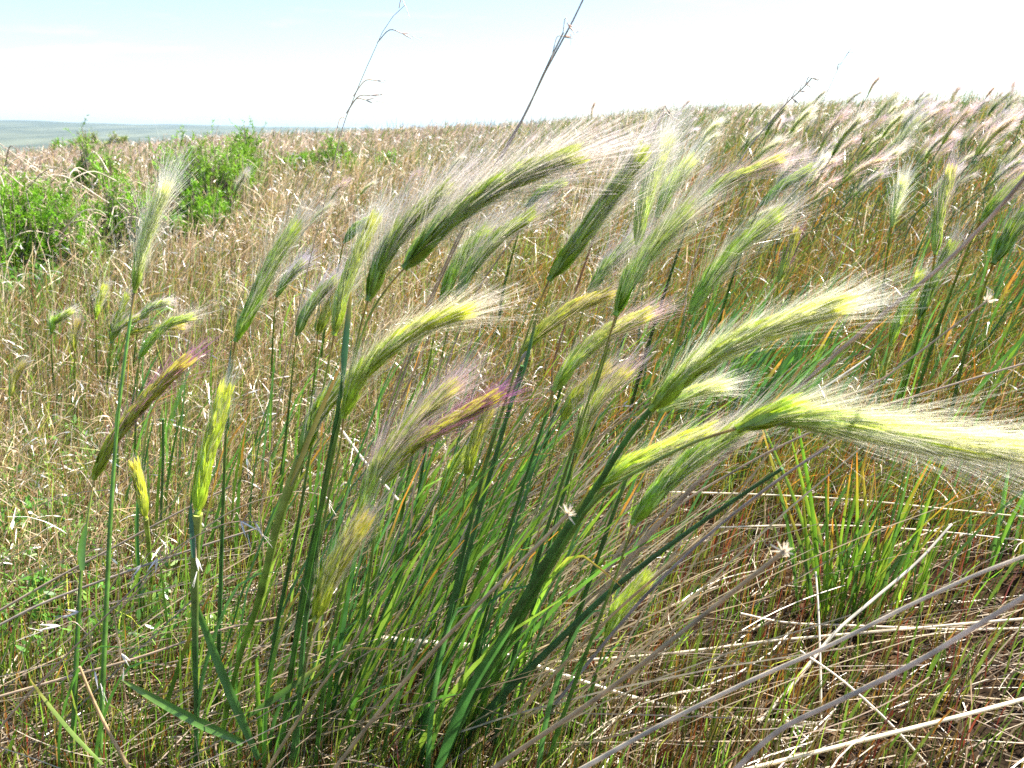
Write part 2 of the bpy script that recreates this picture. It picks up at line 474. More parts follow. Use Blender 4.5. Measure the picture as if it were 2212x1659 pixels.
def upright(name, n, d0, d1, cols_fn, hscale, wreal, wfar, mat, label, lean=(.08, .85), S=4, tipfac=1.15, az=(-48, 48), keep=None, droop=.35):
    x, y, d, a = scatter(n, d0, d1, *az)
    if keep is not None:
        k = rng.random(n) < keep(x, y, d, a); x, y, d, a = x[k], y[k], d[k], a[k]; n = len(x)
    z = terr(x, y); h = field_height(x, y, d) * rng.uniform(.45, 1.25, n) * hscale
    W = np.maximum(wreal, wfar * d) * rng.uniform(.7, 1.3, n)
    ln = rng.uniform(*lean, n); th = rng.normal(-.15, 1.0, n)
    dv = np.stack([np.cos(th), np.sin(th), np.zeros(n)], 1)
    t = np.linspace(0, 1, S)[None, :, None]
    hh = h[:, None, None]
    Pt = np.stack([x, y, z - .004], 1)[:, None] + dv[:, None] * (ln[:, None, None] * hh * (.4 * t + .6 * t * t)) + np.array([0, 0, 1.]) * hh * (t - droop * ln[:, None, None] * t * t * t)
    w = W[:, None] * np.array([.8, 1, .8, .25] if S == 4 else np.linspace(1, .3, S))[None]
    K0 = cols_fn(x, y, d, a, n)
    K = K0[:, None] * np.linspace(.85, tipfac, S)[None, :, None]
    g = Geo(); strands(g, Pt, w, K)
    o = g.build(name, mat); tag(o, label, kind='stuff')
    return Pt[:, -1], d, x, y, K0


TAN = [(.54, .41, .23), (.42, .30, .16), (.60, .47, .29), (.28, .18, .09), (.68, .56, .39), (.48, .33, .18), (.36, .26, .07)]
ROSE = [(.56, .40, .29), (.48, .33, .23), (.60, .46, .36), (.54, .41, .32)]
RUST = [(.38, .13, .015), (.44, .21, .02), (.28, .09, .015), (.48, .28, .04), (.24, .20, .015), (.34, .25, .02), (.14, .20, .015), (.10, .17, .015)]
LEAFY = [(.10, .20, .025), (.15, .24, .03), (.08, .16, .025), (.24, .28, .04)]


def field_cols(x, y, d, a, n):
    tan, rust, rose, lf = pick(TAN, n), pick(RUST, n), pick(ROSE, n), pick(LEAFY, n)
    u = a / 32.0 + .25 * noise2(x, y, .9, 11)
    right = 1 / (1 + np.exp(-(u + .02) * 6))
    near = 1 / (1 + np.exp((d - 4.2) * 1.1))
    far = np.clip((d - 5) / 5, 0, 1)
    p = rng.random(n)
    c = np.where((p < right * near * .92)[:, None], rust, tan)
    c = np.where((rng.random(n) < far * .75)[:, None], rose, c)
    green = .20 + .36 * right * np.clip(d / 6, 0, 1) + .16 * (noise2(x, y, 1.1, 5) > .25)
    c = np.where((rng.random(n) < green)[:, None], lf, c)
    return c


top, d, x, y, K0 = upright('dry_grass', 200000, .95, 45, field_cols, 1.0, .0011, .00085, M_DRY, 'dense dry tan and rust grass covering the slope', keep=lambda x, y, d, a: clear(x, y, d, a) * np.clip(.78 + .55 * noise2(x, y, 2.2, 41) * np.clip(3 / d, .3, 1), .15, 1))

# thin nodding panicle branches ending in pale husks: bright flecks blown to the right
def husks():
    g = Geo()
    for rep_ in range(3):
        k = rng.random(len(top)) < np.interp(d, [1, 3, 6, 12, 40], [.07, .15, .10, .06, .05]) * np.where((x > .12 * d) & (d < 5), .5, 1)
        p = top[k]; dd = d[k]; n = len(p)
        ln = np.maximum(.030, .0058 * dd) * np.exp(rng.normal(0, .35, n)); wd = np.maximum(.0019, .00075 * dd) * np.exp(rng.normal(0, .3, n))
        th = rng.normal(-.1, 1.0, n); el = rng.normal(.1, .5, n)
        dv = np.stack([np.cos(th) * np.cos(el), np.sin(th) * np.cos(el), np.sin(el)], 1)
        t = np.array([0, .35, .6, .72, .88, 1.])[None, :, None]
        Pt = (p - np.array([0, 0, 1.]) * rng.uniform(0, .04, (n, 1)))[:, None] + ln[:, None, None] * (dv[:, None] * t - np.array([0, 0, 1.]) * rng.uniform(.1, .7, (n, 1, 1)) * t * t)
        w = wd[:, None] * np.array([.22, .22, .25, 1, .8, .12])[None]
        w = np.maximum(w, .00030 * dd[:, None])
        K = pick([(.84, .79, .73), (.72, .62, .52), (.92, .90, .88), (.56, .44, .32), (.88, .84, .80), (.46, .34, .22)], n)
        strands(g, Pt, w, np.repeat(K[:, None], 6, 1))
    tag(g.build('grass_husks', M_DRY), 'pale dry husks nodding on the tops of the field grass', kind='stuff')


husks()


# short seedlings on the near ground
def near_cols(x, y, d, a, n):
    left = 1 / (1 + np.exp((a + 2 + 8 * noise2(x, y, 2, 21)) / 6))
    c = np.where((rng.random(n) < .42 - .12 * left)[:, None], pick([(.36, .10, .03), (.42, .19, .03), (.34, .07, .05), (.46, .28, .07), (.20, .10, .03)], n),
                 pick([(.16, .22, .03), (.12, .20, .03), (.24, .26, .04), (.30, .26, .05), (.10, .17, .03)], n))
    return np.where((rng.random(n) < .25)[:, None], pick(TAN, n), c)


upright('short_grass', 44000, .42, 2.6, near_cols, .85, .0012, .0009, M_LITTER, 'short red brown and green grass shoots on the near soil', lean=(.02, .4),
        keep=lambda x, y, d, a: np.where((a > 6) & (d < 1.15), .34 + .4 * noise2(x, y, 5, 2), .9))


def shoot_cols(x, y, d, a, n):
    return pick([(.18, .34, .03), (.26, .38, .04), (.12, .26, .02), (.36, .40, .06), (.10, .22, .03)], n)


upright('green_shoots', 11000, .42, 2.4, shoot_cols, .95, .0013, .0009, M_GREEN, 'fine yellow green shoots standing among the straw', lean=(.02, .5),
        keep=lambda x, y, d, a: np.clip(.8 - .028 * a + .5 * noise2(x, y, 3, 31), .08, 1))


def red_cols(x, y, d, a, n):
    return pick([(.32, .07, .035), (.40, .18, .03), (.26, .06, .04), (.34, .22, .04), (.20, .28, .03), (.14, .24, .02), (.28, .34, .04)], n)


upright('red_shoots', 5200, .62, 1.9, red_cols, .95, .0012, .0009, M_DRY, 'thin red brown and green shoots on the dark soil at the right', lean=(.02, .35), az=(2, 46), keep=lambda x, y, d, a: np.clip(.55 + .6 * noise2(x, y, 6, 77), .05, 1))


# straw lying flat
def litter():
    n = 9500
    x, y, d, a = scatter(n, .42, 3.2)
    k = rng.random(n) < np.where((a > 4) & (d < 1.3), .24 + .22 * noise2(x, y, 4, 8), .55); x, y, d, a = x[k], y[k], d[k], a[k]; n = len(x)
    th = np.where(rng.random(n) < .62, rng.normal(.25, .35, n), rng.uniform(0, math.pi, n))
    L = np.exp(rng.normal(math.log(.10), .55, n)).clip(.02, .42)
    S = 6; t = np.linspace(-.5, .5, S)[None, :, None]
    dv = np.stack([np.cos(th), np.sin(th), np.zeros(n)], 1); pv = np.stack([-np.sin(th), np.cos(th), np.zeros(n)], 1)
    Pt = np.stack([x, y, np.zeros(n)], 1)[:, None] + L[:, None, None] * (dv[:, None] * t + pv[:, None] * rng.normal(0, .18, (n, 1, 1)) * (t * t * 2))
    Pt[..., 2] = terr(Pt[..., 0], Pt[..., 1]) + np.abs(rng.normal(.012, .016, n))[:, None] + rng.normal(0, .06, n)[:, None] * (t[..., 0] * L[:, None])
    Pt[..., 2] = np.maximum(Pt[..., 2], terr(Pt[..., 0], Pt[..., 1]) + .004)
    w = (rng.uniform(.0005, .0013, n) * np.maximum(1, d / 1.1))[:, None] * np.ones((1, S))
    K = pick([(.50, .40, .28), (.62, .53, .40), (.40, .29, .19), (.34, .26, .20), (.70, .62, .50), (.28, .19, .11)], n)
    g = Geo(); strands(g, Pt, w, np.repeat(K[:, None], S, 1), np.tile([0., 0, 1], (n, 1)) + rng.normal(0, .5, (n, 3)))
    # dry stalks standing among the barley
    n = 330
    b = np.array([G(rng.normal(900, 190), rng.uniform(1150, 1690))[0] for _ in range(n)])
    L = rng.uniform(.12, .36, n); th = rng.normal(.05, .45, n); el = rng.normal(.95, .22, n)
    dv = np.stack([np.cos(th) * np.cos(el), np.sin(th) * np.cos(el), np.sin(el)], 1); t = np.linspace(0, 1, S)[None, :, None]
    Pt = b[:, None] + L[:, None, None] * (dv[:, None] * t + np.array([.25, 0, -.12]) * rng.uniform(0, 1, (n, 1, 1)) * t * t)
    w = rng.uniform(.0008, .0022, n)[:, None] * np.array([1, 1, .95, .9, .8, .5])[None]
    K = pick([(.66, .52, .32), (.55, .42, .24), (.74, .62, .42), (.48, .36, .24)], n)
    strands(g, Pt, w, np.repeat(K[:, None], S, 1))
    # crushed bits between
    n = 15000
    x, y, d, a = scatter(n, .42, 1.7); th = rng.uniform(0, 6.28, n); L = rng.uniform(.006, .034, n)
    dv = np.stack([np.cos(th), np.sin(th), rng.normal(0, .3, n)], 1); t = np.linspace(-.5, .5, 3)[None, :, None]
    Pt = np.stack([x, y, terr(x, y) + rng.uniform(.002, .012, n)], 1)[:, None] + L[:, None, None] * (dv[:, None] * t + np.array([0, 0, .4]) * rng.normal(0, .5, (n, 1, 1)) * t * t)
    w = rng.uniform(.0006, .0016, n)[:, None] * np.array([.7, 1, .5])[None]
    K = pick([(.40, .29, .18), (.26, .18, .11), (.55, .45, .32), (.16, .10, .06), (.34, .2, .1)], n)
    strands(g, Pt, w, np.repeat(K[:, None], 3, 1))
    # half fallen straw leaning over with the wind
    n = 3800
    x, y, d, a = scatter(n, .6, 3.0)
    k = rng.random(n) < np.where(a < -3, 1, .28); x, y, d, a = x[k], y[k], d[k], a[k]; n = len(x)
    L = rng.uniform(.12, .38, n); th = rng.normal(.05, .35, n); el = np.abs(rng.normal(.35, .22, n))
    t = np.linspace(0, 1, S)[None, :, None]
    dv = np.stack([np.cos(th) * np.cos(el), np.sin(th) * np.cos(el), np.sin(el)], 1)
    Pt = np.stack([x, y, terr(x, y)], 1)[:, None] + L[:, None, None] * (dv[:, None] * t + np.array([0, 0, -1.]) * rng.uniform(.0, .25, (n, 1, 1)) * t * t)
    Pt[..., 2] = np.maximum(Pt[..., 2], terr(Pt[..., 0], Pt[..., 1]) + .004)
    K = pick([(.52, .40, .26), (.44, .33, .22), (.60, .48, .33), (.40, .32, .25)], n)
    w = (rng.uniform(.0008, .0017, n) * np.maximum(1, d / 1.3))[:, None] * np.linspace(1, .5, S)[None]
    strands(g, Pt, w, np.repeat(K[:, None], S, 1))
    tag(g.build('straw_litter', M_LITTER), 'pale straw lying criss cross over the soil', kind='stuff')


litter()


# small leafy weeds among the straw on the left
def weeds():
    g = Geo()
    spots = []
    for _ in range(80):
        vx, vy = rng.normal(70, 90), rng.normal(1130, 90)
        spots.append(G(vx, vy)[0])
    for _ in range(90):
        spots.append(G(rng.uniform(-120, 150), rng.normal(640, 22))[0])
    for _ in range(70):
        spots.append(G(rng.uniform(-60, 520), rng.uniform(1150, 1480))[0])
    for p in spots:
        sc_ = 1.0 + .45 * max(0, np.hypot(p[0], p[1]) - 1)
        n = rng.integers(14, 34)
        th = rng.uniform(0, 6.28, n); el = rng.uniform(.2, 1.3, n); L = rng.uniform(.006, .015, n) * sc_
        h = rng.uniform(.0, .05, n) * sc_
        dv = np.stack([np.cos(th) * np.cos(el), np.sin(th) * np.cos(el), np.sin(el)], 1)
        b = p + np.stack([rng.normal(0, .008, n) * sc_, rng.normal(0, .008, n) * sc_, h], 1)
        t = np.array([0, .4, .75, 1])[None, :, None]
        Pt = b[:, None] + dv[:, None] * L[:, None, None] * t
        w = (L * .33)[:, None] * np.array([.4, 1, .8, .15])[None]
        K = pick([(.08, .22, .03), (.12, .28, .05), (.06, .16, .03), (.20, .32, .07)], n)
        strands(g, Pt, w, np.repeat(K[:, None], 4, 1))
    tag(g.build('weeds', M_GREEN), 'small leafy green weeds growing through the straw', kind='stuff')


weeds()


# green leaf blades of the barley clump and of the mid slope
def green_blades():
    g = Geo(); n = 0
    def batch(spots, hmin, hmax, lean, wmin, wmax, cols):
        n = len(spots); b = np.array(spots); h = rng.uniform(hmin, hmax, n); ln = rng.uniform(*lean, n); th = rng.normal(-.1, .45, n)
        dv = np.stack([np.cos(th), np.sin(th), np.zeros(n)], 1); S = 6; t = np.linspace(0, 1, S)[None, :, None]; hh = h[:, None, None]
        Pt = (b - [0, 0, .004])[:, None] + dv[:, None] * ln[:, None, None] * hh * (.6 * t + .4 * t * t) + np.array([0, 0, 1.]) * hh * (t - .15 * ln[:, None, None] * t ** 3)
        w = rng.uniform(wmin, wmax, n)[:, None] * np.array([.7, 1, 1, .85, .6, .1])[None]
        K = pick(cols, n)[:, None] * np.linspace(.8, 1.1, S)[None, :, None]
        tipc = rng.random(n) < .12
        K[tipc, -2:] = np.array(O_)
        strands(g, Pt, w, K, np.tile([0.1, -1., .2], (n, 1)) + rng.normal(0, .6, (n, 3)))
    cl = [G(rng.normal(850, 170), rng.uniform(1330, 1690))[0] for _ in range(60)]
    batch(cl, .10, .30, (.2, .75), .0022, .0050, GREENS + [(.10, .2, .02), (.16, .26, .03)])
    cl = [G(rng.normal(830, 190), rng.uniform(1250, 1700))[0] for _ in range(150)]
    batch(cl, .16, .40, (.25, .62), .0013, .0026, GREENS + [(.10, .2, .02), (.20, .30, .03), (.14, .24, .02)])
    cl = [G(rng.normal(560, 230), rng.uniform(1350, 1690))[0] for _ in range(90)]
    batch(cl, .06, .2, (.05, .5), .0013, .0026, [(.16, .27, .03), (.22, .32, .04), (.10, .2, .02), (.3, .34, .05)])
    cl = [G(rng.normal(1130, 170), rng.uniform(1130, 1420))[0] for _ in range(60)]
    batch(cl, .10, .26, (.2, .7), .0022, .0045, GREENS + [(.10, .2, .02)])
    cl = [G(rng.normal(1550, 120), rng.normal(900, 70))[0] for _ in range(260)]
    batch(cl, .10, .24, (.1, .6), .003, .006, GREENS)
    cl = [G(rng.normal(2120, 90), rng.normal(760, 90))[0] for _ in range(110)]
    batch(cl, .12, .28, (.1, .6), .003, .006, GREENS)
    cl = [G(rng.uniform(250, 1000), rng.uniform(950, 1250))[0] for _ in range(120)]
    batch(cl, .08, .24, (.1, .6), .0022, .0045, GREENS)
    cl = [G(rng.uniform(0, 2212), rng.uniform(1200, 1700))[0] for _ in range(200)]
    batch(cl, .03, .10, (.0, .5), .0018, .0036, [(.14, .24, .03), (.2, .28, .04), (.1, .2, .02)])
    tag(g.build('green_grass', M_GREEN), 'narrow green grass blades standing between the barley stalks', kind='stuff')


green_blades()

# ------------------------------------------------------------------ traced foxtail stalks
fx = foxtail
fx('tall pale foxtail with white bristles standing alone in front of the shrubs', [(290, 632), (303, 560), (328, 480), (355, 415)], (.60, .58),
   [(272, 760), (255, 900), (240, 1100), (228, 1350), (215, 1659), (212, 1720)], 'white', .045, 900, (7, 12), 1.3, .0026,
   [([(250, 945), (253, 900), (262, 845)], (.615, .61), 9, (.06, .15, .03), (.08, .18, .03))], stemcol=(.10, .22, .04))
fx('green curved foxtail with lilac bristles right of the lone white one', [(508, 738), (535, 680), (580, 585), (628, 505)], .55,
   [(500, 800), (490, 900), (481, 1120), (473, 1400), (468, 1560)], 'green', .05, 700, (5, 11), 1.15,
   leaves=[([(494, 930), (492, 850), (500, 745)], (.56, .555), 9, (.03, .09, .02), (.05, .12, .02))])
fx('purple tipped foxtail leaning right low on the left behind the white one', [(203, 1035), (240, 960), (310, 870), (392, 788)], (.66, .64),
   [(190, 1120), (176, 1230), (165, 1430), (155, 1680)], 'purple', .046, 650, (4, 13), .95, .0036,
   [([(178, 1232), (176, 1190), (186, 1130)], (.6, .6), 16, (.07, .16, .03), (.09, .2, .03)),
    ([(225, 1650), (150, 1570), (62, 1462)], (.6, .56), 24, (.20, .30, .08), (.34, .26, .06))])
fx('upright green foxtail just bursting from its thick sheath', [(427, 1110), (438, 1030), (458, 950), (480, 870)], .55,
   [(422, 1200), (422, 1400), (426, 1659), (428, 1720)], 'lime', .036, 520, (26, 11), .5, .0036,
   [([(418, 1205), (414, 1140), (412, 1085)], (.55, .55), 11, (.03, .10, .04), (.05, .14, .04)),
    ([(525, 1605), (400, 1545), (262, 1468)], (.62, .58), 22, (.08, .18, .03), (.16, .24, .05))])
fx('small green foxtail arching right above the purple tipped one', [(300, 775), (322, 742), (358, 706), (402, 688)], 1.0,
   [(295, 860), (290, 1000), (287, 1080)], 'green', .05, 420, (3, 6), 1.1)
for lab, hp, rt, pl in (
        ('far small green foxtail below the shrubs beside the white stalk', [(240, 742), (245, 710), (258, 680), (270, 648)], (228, 905), 'dark'),
        ('far yellow green foxtail standing upright below the shrub shade', [(207, 690), (211, 665), (222, 632)], (217, 870), 'lime'),
        ('tiny upright foxtail in straw below the leftmost shrub', [(161, 757), (160, 735), (165, 708)], (166, 885), 'olive'),
        ('tiny curved foxtail in straw furthest left of the small ones', [(110, 722), (116, 700), (142, 680)], (124, 890), 'green'),
        ('tiny foxtail branching right just behind the white stalk', [(242, 735), (258, 708), (288, 692)], (235, 880), 'dark'),
        ('small olive foxtail blown flat to the right', [(272, 722), (320, 711), (384, 706)], (235, 880), 'olive'),
        ('small pale foxtail behind the arching green one', [(300, 692), (320, 670), (352, 655)], (285, 860), 'lav'),
        ('small faint foxtail at the left edge of the straw', [(22, 860), (28, 830), (44, 797)], (34, 1000), 'olive')):
    fx(lab, hp, 1.35, [((hp[0][0] + rt[0]) / 2 - 3, (hp[0][1] + rt[1]) / 2), rt], pl, .035, 300, (3, 5), 1.0, .0036, basal=1, wid=.00045, nflor=150)
fx('largest dark green foxtail arching right at the centre with wide lilac fringe', [(873, 580), (940, 505), (1030, 432), (1125, 380), (1212, 346)], (.43, .40),
   [(830, 630), (790, 700), (755, 820), (715, 1000), (665, 1250), (625, 1480), (600, 1700)], 'dark', .060, 1250, (5, 13), 1.2, .0036)
fx('green foxtail tucked left under the largest arching head', [(795, 650), (815, 590), (860, 510), (945, 425)], (.46, .45),
   [(775, 720), (735, 900), (695, 1080), (650, 1300), (605, 1640), (600, 1700)], 'dark', .056, 900, (5, 12), 1.2)
fx('pale lime foxtail with white crest left of the largest head', [(722, 725), (735, 660), (765, 570), (802, 490)], .52,
   [(700, 830), (670, 980), (640, 1150), (590, 1400), (560, 1660)], 'cream', .042, 620, (5, 11), 1.1, .0028)
fx('bright lime foxtail with pink tip arching beneath the largest head', [(742, 902), (770, 830), (830, 762), (905, 712), (988, 680)], (.47, .44),
   [(735, 960), (715, 1050), (690, 1180), (655, 1380), (640, 1659), (636, 1710)], 'lime', .046, 950, (5, 12), 1.1, .0033)
fx('dark green foxtail still wrapped in a sheath with an orange flag leaf', [(648, 990), (670, 930), (700, 880), (738, 838)], .52,
   [(630, 1040), (600, 1130), (562, 1285), (515, 1430), (485, 1560), (470, 1690)], 'dark', .036, 480, (26, 12), .8, .0034,
   [([(628, 1050), (680, 920), (737, 788)], (.51, .5), 13, (.20, .17, .02), (.55, .27, .04)),
    ([(560, 1640), (480, 1450), (408, 1262)], (.62, .6), 22, (.07, .17, .035), (.10, .22, .03)),
    ([(535, 1548), (620, 1490), (698, 1432)], (.62, .58), 15, (.07, .15, .03), (.20, .18, .05))])
fx('lilac fringed foxtail in shade behind the lime ones', [(640, 725), (655, 690), (680, 650), (710, 618)], .75,
   [(632, 800), (622, 900), (600, 1080)], 'lav', .055, 480, (3, 7), 1.15)
fx('far little foxtail behind the thin tan oat stalk', [(597, 642), (615, 610), (642, 578)], 1.0, [(590, 720), (585, 860)], 'lav', .045, 320, (3, 5), 1.1, wid=.00038)
fx('slim olive foxtail just left of the pale lime one', [(686, 722), (700, 690), (724, 642)], .75, [(678, 820), (660, 960), (640, 1100)], 'olive', .045, 420, (3, 6), 1.0)
fx('green foxtail with lilac crest in the gap below the largest head', [(952, 652), (972, 605), (1000, 556), (1034, 515)], .62,
   [(935, 740), (905, 900), (870, 1100), (850, 1250)], 'green', .050, 560, (4, 9), 1.15)
fx('green foxtail sweeping right below the largest head beside a twin', [(985, 640), (1020, 580), (1070, 522), (1130, 476)], .6,
   [(965, 720), (930, 900), (900, 1100), (880, 1280)], 'dark', .048, 560, (4, 9), 1.1)
fx('straight dark green foxtail right of the largest arching head', [(1186, 606), (1235, 540), (1300, 450), (1368, 358)], (.48, .46),
   [(1150, 690), (1120, 780), (1085, 890), (1040, 1040), (990, 1240), (940, 1480), (900, 1690)], 'dark', .050, 850, (5, 13), 1.15, .0034)
fx('tall glowing white foxtail reaching highest against the field', [(1376, 530), (1386, 470), (1405, 400), (1432, 325)], .5,
   [(1350, 620), (1310, 760), (1250, 960), (1180, 1200), (1120, 1450), (1100, 1560)], 'white', .046, 850, (5, 11), 1.25, .0029)
fx('bright green foxtail below and right of the glowing white one', [(1330, 682), (1355, 620), (1400, 550), (1465, 475)], .48,
   [(1300, 780), (1260, 900), (1215, 1040), (1150, 1250), (1080, 1550), (1060, 1650)], 'green', .052, 850, (5, 12), 1.15, .0033)
fx('green foxtail with fanned white tips right of the central cluster', [(1490, 678), (1530, 610), (1582, 548), (1658, 482)], .53,
   [(1455, 760), (1420, 860), (1370, 990), (1300, 1180), (1220, 1420), (1175, 1600)], 'green', .048, 800, (5, 12), 1.2, .0033)
fx('olive foxtail lying low under the straight dark green one', [(1125, 762), (1165, 720), (1225, 675), (1298, 640)], .58,
   [(1105, 830), (1060, 960), (1010, 1150), (960, 1350), (940, 1450)], 'olive', .040, 600, (5, 12), 1.1)
fx('narrow green foxtail with blush tip below the olive one', [(1195, 845), (1230, 795), (1295, 735), (1378, 688)], .54,
   [(1175, 910), (1120, 1080), (1060, 1280), (1010, 1500), (1000, 1600)], 'pink', .042, 620, (6, 12), .95, .0033, stemcol=(.04, .11, .025))
fx('large foxtail with cream white tip on a thick dark stem', [(1405, 885), (1480, 812), (1580, 748), (1690, 702), (1785, 670)], (.42, .38),
   [(1350, 955), (1290, 1050), (1200, 1180), (1090, 1370), (1000, 1540), (930, 1700)], 'cream', .046, 1200, (14, 25), .95, .0036,
   [([(1240, 1115), (1256, 1085), (1276, 1045)], (.46, .45), 8, (.12, .16, .03), O_),
    ([(935, 1690), (1010, 1500), (1120, 1330)], (.56, .5), 24, (.05, .15, .03), (.08, .20, .03))], stemcol=(.04, .115, .022))
fx('short white fan of a foxtail under the large cream tipped one', [(1420, 890), (1460, 866), (1505, 846), (1540, 838)], .45,
   [(1360, 960), (1270, 1100), (1150, 1300), (1020, 1560), (1000, 1620)], 'white', .030, 420, (4, 10), 1.3, .0022)
fx('biggest foxtail blown flat to the right edge with long cream bristles', [(1590, 926), (1660, 905), (1760, 910), (1900, 932), (2040, 955), (2170, 968)], (.41, .37),
   [(1500, 955), (1400, 1005), (1310, 1060), (1240, 1140), (1150, 1290), (1050, 1460), (960, 1620), (920, 1700)], 'cream', .066, 1700, (8, 15), 1.15, .0042, nflor=380)
fx('light green foxtail nodding beside the thick stem under the biggest one', [(1275, 1060), (1330, 1020), (1410, 982), (1505, 942)], .48,
   [(1230, 1120), (1150, 1260), (1080, 1400), (1010, 1550), (990, 1620)], 'lime', .040, 700, (5, 12), 1.1, .0033)
fx('green foxtail hanging just beneath the stem of the biggest one', [(1366, 1132), (1420, 1065), (1490, 1000), (1590, 930)], (.47, .45),
   [(1335, 1230), (1290, 1350), (1240, 1480), (1185, 1640), (1170, 1700)], 'green', .044, 750, (5, 11), 1.1, .0034)
fx('long light green foxtail with pink fringe left of the purple streaked one', [(772, 1120), (808, 1030), (870, 940), (960, 848)], .49,
   [(750, 1230), (722, 1350), (700, 1480), (682, 1650), (680, 1700)], 'pink', .050, 900, (7, 11), 1.0, .0033)
fx('olive foxtail streaked purple at its tip in the middle of the clump', [(826, 1045), (880, 975), (960, 922), (1048, 868)], .52,
   [(810, 1150), (790, 1300), (770, 1450), (760, 1560)], 'purple', .038, 750, (5, 11), 1.0, .0033)
fx('yellow green foxtail low among stems below the narrow green one', [(1243, 978), (1260, 920), (1290, 870), (1333, 822)], .56,
   [(1225, 1080), (1190, 1220), (1140, 1400), (1110, 1540)], 'pink', .042, 520, (4, 10), .9)
fx('thin lime foxtail half hidden behind the yellow green one', [(1212, 908), (1238, 868), (1295, 812)], .62,
   [(1190, 990), (1150, 1140), (1110, 1320), (1100, 1400)], 'olive', .040, 420, (4, 9), .9)
fx('olive foxtail hanging lowest of all in front of the clump', [(680, 1342), (700, 1280), (732, 1215), (768, 1155)], .48,
   [(660, 1430), (640, 1560), (625, 1700)], 'olive', .038, 650, (6, 11), .9, .0036)
fx('small drooping olive foxtail among stems under the purple streaked one', [(1006, 1032), (1022, 970), (1048, 905)], .66,
   [(998, 1120), (985, 1250), (975, 1350)], 'olive', .032, 420, (4, 8), .9)
fx('tiny green foxtail beside the small drooping olive one', [(953, 1072), (970, 1030), (995, 992)], .68, [(945, 1150), (935, 1260), (930, 1330)], 'lime', .028, 340, (4, 8), .8)
fx('short fuzzy lime foxtail close to bare soil at lower middle', [(1308, 1382), (1330, 1335), (1378, 1272)], .58,
   [(1295, 1430), (1270, 1520), (1258, 1570)], 'lime', .030, 460, (4, 9), 1.0, .0036)
fx('young foxtail sprout opening among straw right of the white stalk', [(315, 1120), (306, 1070), (296, 1025)], .72,
   [(322, 1190), (330, 1290), (334, 1340)], 'olive', .026, 300, (13, 6), .6)
fx('paired green foxtail leaning right in the rust field, the taller one', [(1985, 690), (2005, 632), (2048, 545)], .9,
   [(1975, 740), (1945, 850), (1915, 960), (1905, 1010)], 'dark', .055, 480, (5, 9), .9, .004)
fx('paired green foxtail in the rust field, the lower one', [(1922, 748), (1942, 692), (1980, 610)], .95,
   [(1905, 830), (1885, 930), (1875, 990)], 'lime', .050, 440, (5, 9), .8, .004)
fx('tall pink plumed foxtail above the rust coloured field', [(2020, 550), (2028, 475), (2050, 385)], .85,
   [(2008, 620), (1975, 760), (1935, 900), (1920, 980)], 'pink', .045, 620, (5, 9), 1.1, .0036)
fx('white plumed foxtail glowing in the field near the skyline', [(1926, 490), (1934, 452), (1948, 402)], 1.1,
   [(1915, 560), (1900, 700), (1895, 760)], 'white', .050, 460, (4, 7), 1.5, .0032, wid=.0004)
fx('mauve foxtail arching right behind the central cluster', [(1500, 448), (1555, 402), (1615, 372), (1668, 350)], .72,
   [(1480, 500), (1440, 620), (1390, 780), (1350, 930)], 'pink', .050, 650, (5, 9), 1.15, .0032, stemcol=(.04, .09, .03))
fx('pink foxtail cut by the right edge over the rust field', [(2118, 478), (2160, 432), (2218, 380)], .72,
   [(2090, 540), (2040, 670), (1990, 820), (1955, 950)], 'pink', .045, 560, (5, 9), 1.1, .0033)
fx('small dark red purple foxtail right of the fanned white tips', [(1682, 610), (1697, 565), (1714, 520)], .95, [(1672, 690), (1660, 800)], 'purple', .035, 420, (4, 7), .9, .0036)
fx('grey green foxtail behind the fanned white tips', [(1640, 445), (1682, 408), (1736, 372)], .85, [(1615, 510), (1570, 640), (1540, 760)], 'lav', .045, 420, (4, 7), 1.1)
fx('dark blurred foxtail at the right edge nearest the camera there', [(2145, 570), (2180, 512), (2235, 440)], .58,
   [(2120, 640), (2080, 780), (2040, 960), (2010, 1100)], 'dark', .045, 520, (6, 9), .9, .0036)
fx('little dark foxtail peeping out right of the largest head', [(1137, 447), (1160, 425), (1200, 402)], .85, [(1115, 520), (1085, 640), (1070, 760)], 'dark', .035, 340, (4, 7), .9)
fx('little lilac foxtail peeping out left of the pale lime one', [(742, 525), (762, 502), (795, 480)], .85, [(728, 590), (700, 720), (690, 820)], 'lav', .04, 340, (4, 6), 1.1)
fx('faint pale foxtail behind the bright green one', [(1270, 640), (1300, 590), (1350, 535)], .66, [(1245, 720), (1200, 880), (1150, 1060)], 'lav', .05, 520, (4, 8), 1.2)
fx('cream foxtail standing just right of the glowing white one', [(1420, 470), (1440, 420), (1475, 370)], .58, [(1400, 560), (1350, 720), (1290, 900), (1240, 1080)], 'white', .046, 520, (4, 8), 1.2)

